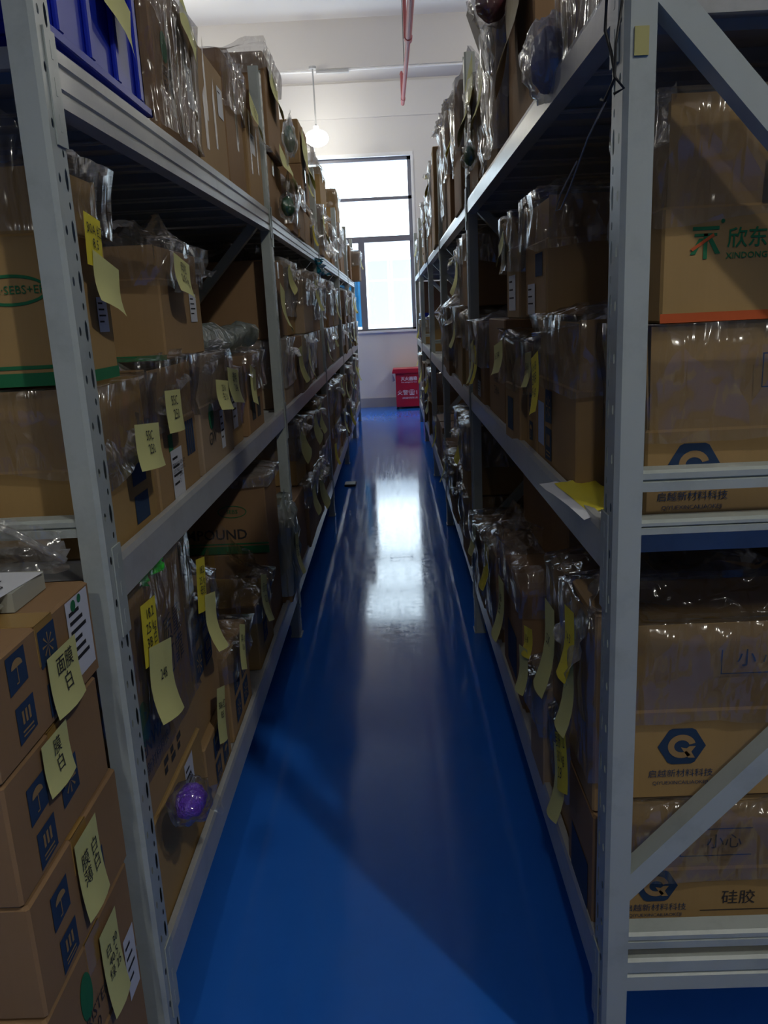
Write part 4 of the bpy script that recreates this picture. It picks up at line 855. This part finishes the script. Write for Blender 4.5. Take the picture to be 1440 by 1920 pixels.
# ------------------------------------------------------------------ the bays farther down the aisle
ORD = ['first', 'second', 'third', 'fourth', 'fifth', 'sixth', 'seventh', 'eighth']
SH = {'b': 'bottom', 'm': 'middle', 't': 'top'}
used = set()
def far_box(side, bay, lev, k, tier, y0, y1, z0, z1, rr, film_=None, m=None, ins=None, look=None):
    m = m if m is not None else rr.choice([0, 0, 1, 2, 2, 3]); isf = film_ if film_ is not None else rr.random() < 0.75
    sd = 'left' if side == 'L' else 'right'; nt_ = rr.random() < 0.45
    lk = look or ('film hooded' if isf else 'bare brown')
    lab = f"{lk} carton, {ORD[k]} past the {ORD[bay]} {sd} post, {tier} of the {SH[lev]} shelf"
    d = rr.uniform(0.36, 0.5); i = ins if ins is not None else rr.uniform(-0.02, 0.035)
    o = carton(lab, side, y0, y1, z0, z1, i, d, m, rot=rr.uniform(-0.03, 0.03), tape=(y0 < 6), gap=0.012)
    if isf: F(o, z0+(z1-z0)*rr.uniform(0.15, 0.65), z1+0.004, rr.uniform(0.04, 0.10) if tier != 'lower tier' else 0.01, rr.randint(0, 99), m=FILM_W if rr.random() < 0.55 else FILM, amp=0.014, ears=rr.randint(1, 3), close=0.75 if tier == 'lower tier' else 0.3)
    if nt_:
        anote(o, side, (y0+y1)/2+(-0.12 if side == 'L' else 0.12), z1-rr.uniform(0.02, 0.1), rr.uniform(0.13, 0.2), rr.uniform(0.12, 0.2), tilt=rr.uniform(-0.3, 0.3), off=0.02, m=NOTE_B if rr.random() < 0.25 else NOTE_P, curl=0.4)
    if isf and rr.random() < 0.6 and y0 < 9:
        s = 1 if side == 'L' else -1; dd = o['_d']; a = s*dd[0]/2; h = z1-z0
        sheet(o, (a-s*0.05, -dd[1]*0.3, h+0.01), (a-s*0.05, dd[1]*0.3, h+0.012), (a+s*0.06, dd[1]*0.35, h-0.04-rr.random()*0.08), (a+s*0.05, -dd[1]*0.2, h-0.05-rr.random()*0.06), rr.randint(0, 99), FILM_W, 0.035, 8)
    return o
def row(side, bay, lev, ys, n, zz, seed, tiers=2, h1=None, h2=None, skip=()):
    rr = random.Random(seed); y0, y1 = ys[bay]+0.09, ys[bay+1]-0.02
    for tr in range(tiers):
        z0 = zz if tr == 0 else zz+(h1 or 0.30)+0.006
        c = y0; wds = [rr.uniform(0.8, 1.2) for _ in range(n)]; tot = sum(wds)
        for k in range(n):
            wd = (y1-y0)*wds[k]/tot
            hh = (h1 or 0.30) if (tr == 0 and tiers == 2) else (h2 or 0.3)*rr.uniform(0.85, 1.12)
            if (tr, k) not in skip: far_box(side, bay, lev, k, ('lower tier' if tr == 0 else 'upper tier') if tiers == 2 else 'single row', c, c+wd, z0, z0+hh, rr)
            c += wd
for bay, n in ((1, 5), (2, 4), (3, 4), (4, 4)):
    row('L', bay, 'm', ysL, n, 1.054, 100+bay, 2, 0.30, 0.33)
    row('L', bay, 'b', ysL, n, 0.264, 110+bay, 2, 0.34, 0.30, skip=((1, 0),) if bay == 1 else ())
for bay, n in ((1, 5), (2, 4)):
    row('R', bay, 'b', ysR, n, 0.287, 130+bay, 2 if bay == 1 else 1, 0.33, 0.30, skip=((1, 4), (1, 3)))
row('R', 3, 'b', ysR, 4, 0.287, 133, 2, 0.33, 0.3); row('R', 4, 'b', ysR, 3, 0.287, 134, 2, 0.33, 0.3)
row('R', 1, 'm', ysR, 5, 1.087, 121, 1, None, 0.34)
rr = random.Random(5)
far_box('R', 1, 'm', 5, 'upper tier', 3.60, 3.95, 1.46, 1.76, rr, True, 2, 0.02); far_box('R', 1, 'm', 6, 'upper tier', 4.02, 4.35, 1.46, 1.74, rr, True, 2, 0.03)
far_box('R', 3, 'm', 0, 'single row', 7.5, 8.1, 1.087, 1.42, rr, True, 1, 0.06); far_box('R', 4, 'm', 0, 'single row', 9.3, 9.6, 1.087, 1.35, rr, True, 1, 0.0)
carton('carton standing inside view behind the blue crate on the right middle shelf', 'R', 10.3, 10.7, 1.087, 1.80, 0.05, 0.5, 2)
crate('bright blue crate far down the right middle shelf', 0.335, 0.92, 9.65, 10.22, 1.087, 0.34)
# left top shelf skyline
rr = random.Random(9)
def top(side, bay, k, y0, y1, h, m, fl, lower=None, ins=None, tier='single row'):
    return far_box(side, bay, 't', k, tier, y0, y1, ZT if lower is None else lower, h, rr, fl, m, ins)
top('L', 1, 0, 4.20, 4.50, 2.10, 2, True); top('L', 1, 1, 4.52, 4.88, 2.12, 0, True)
top('L', 1, 2, 4.90, 5.30, 2.05, 0, False, tier='lower tier', ins=0.0); top('L', 1, 3, 5.32, 5.74, 2.06, 0, True, tier='lower tier')
o = far_box('L', 1, 't', 2, 'middle tier', 4.92, 5.45, 2.066, 2.30, rr, False, 2, 0.0)
o = carton('plain brown carton topmost in the stack below the hanging lamp, left top shelf', 'L', 4.95, 5.45, 2.305, 2.54, 0.0, 0.40, 0); anote(o, 'L', 5.02, 2.5, 0.3, 0.25, tilt=-0.2)
o = carton('ochre carton with green stripe standing on a filmed carton, third left post, top shelf', 'L', 6.55, 7.15, 2.245, 2.55, 0.02, 0.42, 1)
fr = fr_of(o, '-y'); d = o['_d']; decal(o, fr, [rect(0, d[0], 0.0, 0.035)], PRINT_GR, 'green_stripe'); decal(o, fr, ring(d[0]-0.10, 0.2, 0.05, 0.035, 0.006), PRINT_GR, 'oval_print')
F(o, 2.50, 2.56, 0.18, 77, m=FILM_W, close=0.6)
o = carton('ochre carton with green stripe under a plastic sheet, past the third left post, top shelf', 'L', 6.50, 7.18, ZT, 2.24, 0.02, 0.44, 1)
fr = fr_of(o, '-y'); d = o['_d']; decal(o, fr, [rect(0, d[0], 0.02, 0.06)], PRINT_GR, 'green_stripe'); decal(o, fr, ring(d[0]-0.12, 0.2, 0.05, 0.035, 0.006), PRINT_GR, 'oval_print')
sheet(o, (0.10, -0.36, 0.36), (0.10, 0.3, 0.37), (0.30, 0.32, 0.1), (0.26, -0.36, 0.02), 41, FILM_W, 0.04)
top('L', 2, 0, 5.92, 6.18, 2.2, 3, True); top('L', 2, 1, 6.2, 6.48, 2.12, 0, True); top('L', 2, 3, 7.25, 7.82, 2.20, 2, True)
o = carton('golden filmed carton highest near the window, fourth left post, top shelf', 'L', 9.0, 9.55, 2.36, 2.74, 0.05, 0.5, 1); F(o, 2.55, 2.75, 0.03, 78)
o = carton('brown filmed carton below the golden one near the fourth left post, top shelf', 'L', 8.55, 9.55, ZT, 2.355, 0.03, 0.5, 2); F(o, 2.1, 2.36, 0.0, 79, close=0.9)
top('L', 3, 0, 8.02, 8.26, 2.16, 2, True); top('L', 3, 1, 8.28, 8.52, 2.22, 2, True)
top('L', 4, 0, 9.72, 10.0, 2.30, 3, True); top('L', 4, 1, 10.02, 10.3, 2.25, 2, False); top('L', 4, 2, 10.32, 10.6, 2.2, 3, True); top('L', 4, 3, 10.65, 11.1, 2.22, 2, True, ins=-0.1)
# right top shelf skyline
top('R', 1, 0, 3.60, 4.0, 2.36, 2, True); top('R', 1, 1, 4.02, 4.42, 2.42, 2, True); top('R', 1, 2, 4.5, 4.92, 2.48, 2, True); top('R', 1, 3, 4.95, 5.34, 2.52, 3, True)
top('R', 2, 0, 5.5, 6.0, 2.46, 0, False); top('R', 2, 1, 6.05, 6.5, 2.46, 3, True); top('R', 2, 2, 6.55, 7.08, 2.34, 0, True)
top('R', 3, 0, 7.25, 7.7, 2.34, 3, True); top('R', 3, 1, 7.72, 8.2, 2.28, 0, True)
for k in range(3):
    o = carton(['small ochre carton with green print, lowest of three at the far right top shelf', 'small ochre carton with round print, middle of three at the far right top shelf', 'small ochre carton with green band, topmost of three at the far right top shelf'][k],
               'R', 8.5, 9.05, ZT+k*0.155, ZT+0.15+k*0.155, 0.03, 0.42, 1)
    fr = fr_of(o, '-y')
    if k == 1: hexlogo(o, fr, 0.14, 0.075, 0.09, PRINT_DK)
    else: decal(o, fr, [circ(0.14, 0.09, 0.03), rect(0.0, 0.3, 0.01, 0.02)], PRINT_GR, 'green_print')
top('R', 4, 0, 9.3, 9.8, 2.22, 3, True); top('R', 4, 1, 9.85, 10.5, 2.25, 0, True)

# ------------------------------------------------------------------ rear racks beyond, added to block light and keep the gaps dark
def rear(side, ys, xf, n, seed):
    rr = random.Random(seed); sd = 'left' if side == 'L' else 'right'
    rack(side, f'added grey rack standing back to back behind the {sd} rack', ys, [[(0.28, 0.08, 0.2, 0.2, False), (1.07, 0.075, 1.0, 1.0, False), (1.86, 0.075, 1.79, 1.79, False)]], xf, 0.6, detail=False, hz=2.3)
    for i in range(len(ys)-1):
        for lev, zz in (('bottom', 0.282), ('middle', 1.072), ('top', 1.862)):
            c = ys[i]+0.09
            for k in range(3):
                wd = (ys[i+1]-ys[i]-0.12)/3; h = rr.uniform(0.52, 0.60) if lev != 'top' else rr.uniform(0.25, 0.4)
                carton(f'dark carton {ORD[k]} in bay {ORD[i]} of the {lev} shelf behind the {sd} rack', side, c, c+wd, zz, zz+h, m=2, x=((xf-0.56, xf-0.04) if side == 'L' else (xf+0.04, xf+0.56)), group=f'added cartons in the rear rack behind the {sd} rack', tape=False, name='cardboard_box')
                c += wd
rear('L', [1.60, 3.84, 6.05, 8.1], -1.20, 3, 1); rear('R', [1.60, 3.84, 6.05], 1.04, 3, 2)

# ------------------------------------------------------------------ stack on the floor in front of the near left post
XS = -0.504
def stack(label, z0, z1, y0, y1, m=0, x1=XS, dep=0.44, **k):
    return carton(label, 'L', y0, y1, z0, z1, m=m, x=(x1-dep, x1), group='cartons stacked on the floor before the left rack', tape=False, **k)
def seam(o):
    d = o['_d']; MB().box(-d[0]/2-0.001, d[0]/2+0.001, -0.028, 0.028, d[2], d[2]+0.0008).box(d[0]/2, d[0]/2+0.0009, -0.028, 0.028, d[2]-0.06, d[2]+0.0008).build('tape', TAPE, o)
o = stack('topmost floor stack carton with white shipping label and yellow note', 0.905, 1.058, 0.870, 1.222, m=2); seam(o); fr = fr_of(o, '+x')
umbrella(o, fr, 0.055, 0.093, 0.052, 0); umbrella(o, fr, 0.06, 0.022, 0.052, 1); umbrella(o, fr, 0.148, 0.088, 0.055, 2); umbrella(o, fr, 0.155, 0.012, 0.05, 1)
sidelabel(o, 'L', 0, 0, 0.085, 0.125, lines=6, u=0.245, v=0.148); decal(o, fr, [circ(0.272, 0.136, 0.009), circ(0.296, 0.140, 0.007)], PRINT_GR, 'green_seal', 0.0022)
note(o, fr, 0.155, 0.100, 0.10, 0.092, txt='面膜\n白', tilt=-0.02, curl=0.15, off=0.006, tsize=0.32)
o = stack('second floor stack carton with blue care symbols and a yellow note', 0.727, 0.902, 0.874, 1.205, m=2, x1=XS-0.002); seam(o); fr = fr_of(o, '+x')
umbrella(o, fr, 0.052, 0.082, 0.055, 0); umbrella(o, fr, 0.06, 0.010, 0.055, 1); umbrella(o, fr, 0.148, 0.045, 0.06, 2)
note(o, fr, 0.100, 0.172, 0.085, 0.078, txt='膜\n白', tilt=-0.02, curl=0.15, off=0.006, tsize=0.33)
o = stack('third floor stack carton with blue care symbols and a slanted yellow note', 0.549, 0.724, 0.878, 1.222, m=2, x1=XS+0.0015); seam(o); fr = fr_of(o, '+x')
umbrella(o, fr, 0.055, 0.088, 0.055, 0); umbrella(o, fr, 0.062, 0.012, 0.055, 1); umbrella(o, fr, 0.165, 0.02, 0.075, 2)
note(o, fr, 0.137, 0.165, 0.085, 0.132, txt='膜 白\n薄 白', tilt=0.0, curl=0.12, off=0.006, tsize=0.33)
o = stack('fourth floor stack carton with green print, yellow note and white slip', 0.371, 0.546, 0.874, 1.215, m=2, x1=XS); fr = fr_of(o, '+x'); seam(o)
decal(o, fr, [circ(0.12, 0.10, 0.022, 0.04)], PRINT_GR, 'green_logo'); letters(o, fr, 'CRISTER\n10', 0.14, 0.04, 0.03, PRINT_DK)
note(o, fr, 0.178, 0.152, 0.072, 0.155, txt='白 30\n40.5\n绿 25', tilt=0.0, curl=0.12, off=0.006, tsize=0.3); sidelabel(o, 'L', 0, 0, 0.05, 0.12, u=0.27, v=0.06)
stack('fifth floor stack carton, second from the floor', 0.188, 0.368, 0.874, 1.215, m=2)
stack('bottom floor stack carton', 0.0, 0.186, 0.876, 1.215, m=2)
# papers and folder on the stack
pp = thing('paper_stack', 'stack of printed sheets lying on the topmost floor stack carton', 'paper', (-0.72, 1.04, 1.0595))
rr = random.Random(3)
for k in range(12):
    a, b_ = rr.uniform(-0.008, 0.008), rr.uniform(-0.008, 0.008); MB().box(-0.2+a, 0.145+a, -0.155+b_, 0.03+b_, 0.0012*k*2, 0.0012*k*2+0.0018).build('sheet', simple('board_grey', (0.40, 0.41, 0.36), 0.8) , pp)
q = MB().box(-0.15, 0.165, -0.05, 0.14, 0.0, 0.0); top_ = MB().add([(-0.1, -0.06, 0.031), (0.15, -0.04, 0.0295), (0.17, 0.13, 0.0295), (-0.08, 0.15, 0.031)], [(0, 1, 2, 3)]).build('printed_sheet', PAPER, pp, fix=False)
tv, tf = text_mesh('装箱单 白\n订单号 2018\n数量 25 kg'); MB().add([(0.07+x*0.028, 0.05+y*0.028, 0.0315) for x, y in tv], tf).build('lettering', INK, top_, fix=False)
MB().box(-0.15, 0.165, 0.035, 0.14, 0.0002, 0.0285).build('sheet', simple('board_grey', (0.40, 0.41, 0.36), 0.8), pp)
fo = thing('folder', 'dark plastic folder lying on the printed sheets', 'folder', (-0.80, 1.06, 1.0915)); MB().box(-0.12, 0.14, -0.08, 0.04, 0, 0.006, 0.002).build('cover', simple('dark_plastic', (0.012, 0.012, 0.022), 0.3), fo); MB().box(-0.12, 0.11, -0.06, 0.05, 0.006, 0.014, 0.002).build('inner_sheets', simple('grey_sheet', (0.2, 0.2, 0.25), 0.6), fo)
pb = thing('plastic_bag', 'limp clear plastic bag draped under the left end rail', 'bag', (-0.68, 1.225, 1.09))
sheet(pb, (-0.12, 0.0, -0.02), (0.15, 0.0, -0.02), (0.13, 0.02, 0.045), (-0.02, 0.01, 0.085), 44, FILM_W, 0.02, 10, 'bag_skin')
MB().tube([(-0.12, -0.01, -0.01), (-0.06, -0.01, 0.05), (0.0, -0.01, 0.085), (0.07, -0.005, 0.05), (0.145, -0.005, 0.0)], 0.006, 8).build('rolled_edge', FILM_W, pb, smooth=True)
# ------------------------------------------------------------------ small things
wr = thing('wire_loop', 'black wire looped round the near right post', 'wire', (XB-0.012, 1.19, 1.78))
MB().tube([(0.01, -0.02, 0.06), (-0.006, -0.01, 0.075), (-0.012, 0.0, 0.06), (-0.012, 0.005, 0.02), (-0.004, 0.0, -0.01), (0.0, -0.005, -0.04), (-0.01, 0.01, -0.065), (-0.012, 0.02, -0.06)], 0.0022, 6).build('loop', BLACK, wr, smooth=True)
MB().tube([(0.006, -0.01, 0.05), (-0.001, -0.008, 0.0), (-0.002, -0.01, -0.04), (0.01, -0.012, -0.055), (-0.002, -0.006, -0.06)], 0.002, 6).build('loop', BLACK, wr, smooth=True)
MB().tube([(-0.008, 0.012, -0.065), (-0.02, 0.06, -0.10), (-0.028, 0.14, -0.155), (-0.03, 0.20, -0.18), (-0.03, 0.24, -0.178), (-0.028, 0.21, -0.155), (-0.02, 0.13, -0.12)], 0.0012, 6).build('string', simple('grey_string', (0.2, 0.2, 0.22), 0.7), wr, smooth=True)
tp = MB().box(XB+0.012, XB+0.031, 1.1825, 1.1845, 1.765, 1.80).build('tape_patch', simple('old_tape', (0.45, 0.42, 0.16), 0.7)); tag(tp, 'square of old yellow tape stuck on the near right post', 'tape')
pc = thing('paper_slip', 'yellow and white slips lying over the right middle rail at the near post', 'paper', (XB-0.005, 1.47, 1.106))
sheet(pc, (-0.04, 0.10, 0.0), (0.06, 0.12, 0.002), (0.08, -0.10, 0.002), (-0.005, -0.14, -0.012), 3, PAPER, 0.006, 6, 'white_slip'); sheet(pc, (-0.015, 0.08, 0.005), (0.06, 0.10, 0.006), (0.08, -0.10, 0.006), (0.01, -0.12, -0.006), 4, NOTE_B, 0.006, 6, 'yellow_slip')
sc = thing('cardboard_scrap', 'small dark scrap lying on the floor by the left rack', 'scrap', (-0.425, 6.9, 0.0)); MB().box(-0.05, 0.05, -0.07, 0.07, 0.0, 0.02, 0.005).build('piece', BLACK, sc)
for o in bpy.data.objects:
    if '_d' in o: del o['_d']
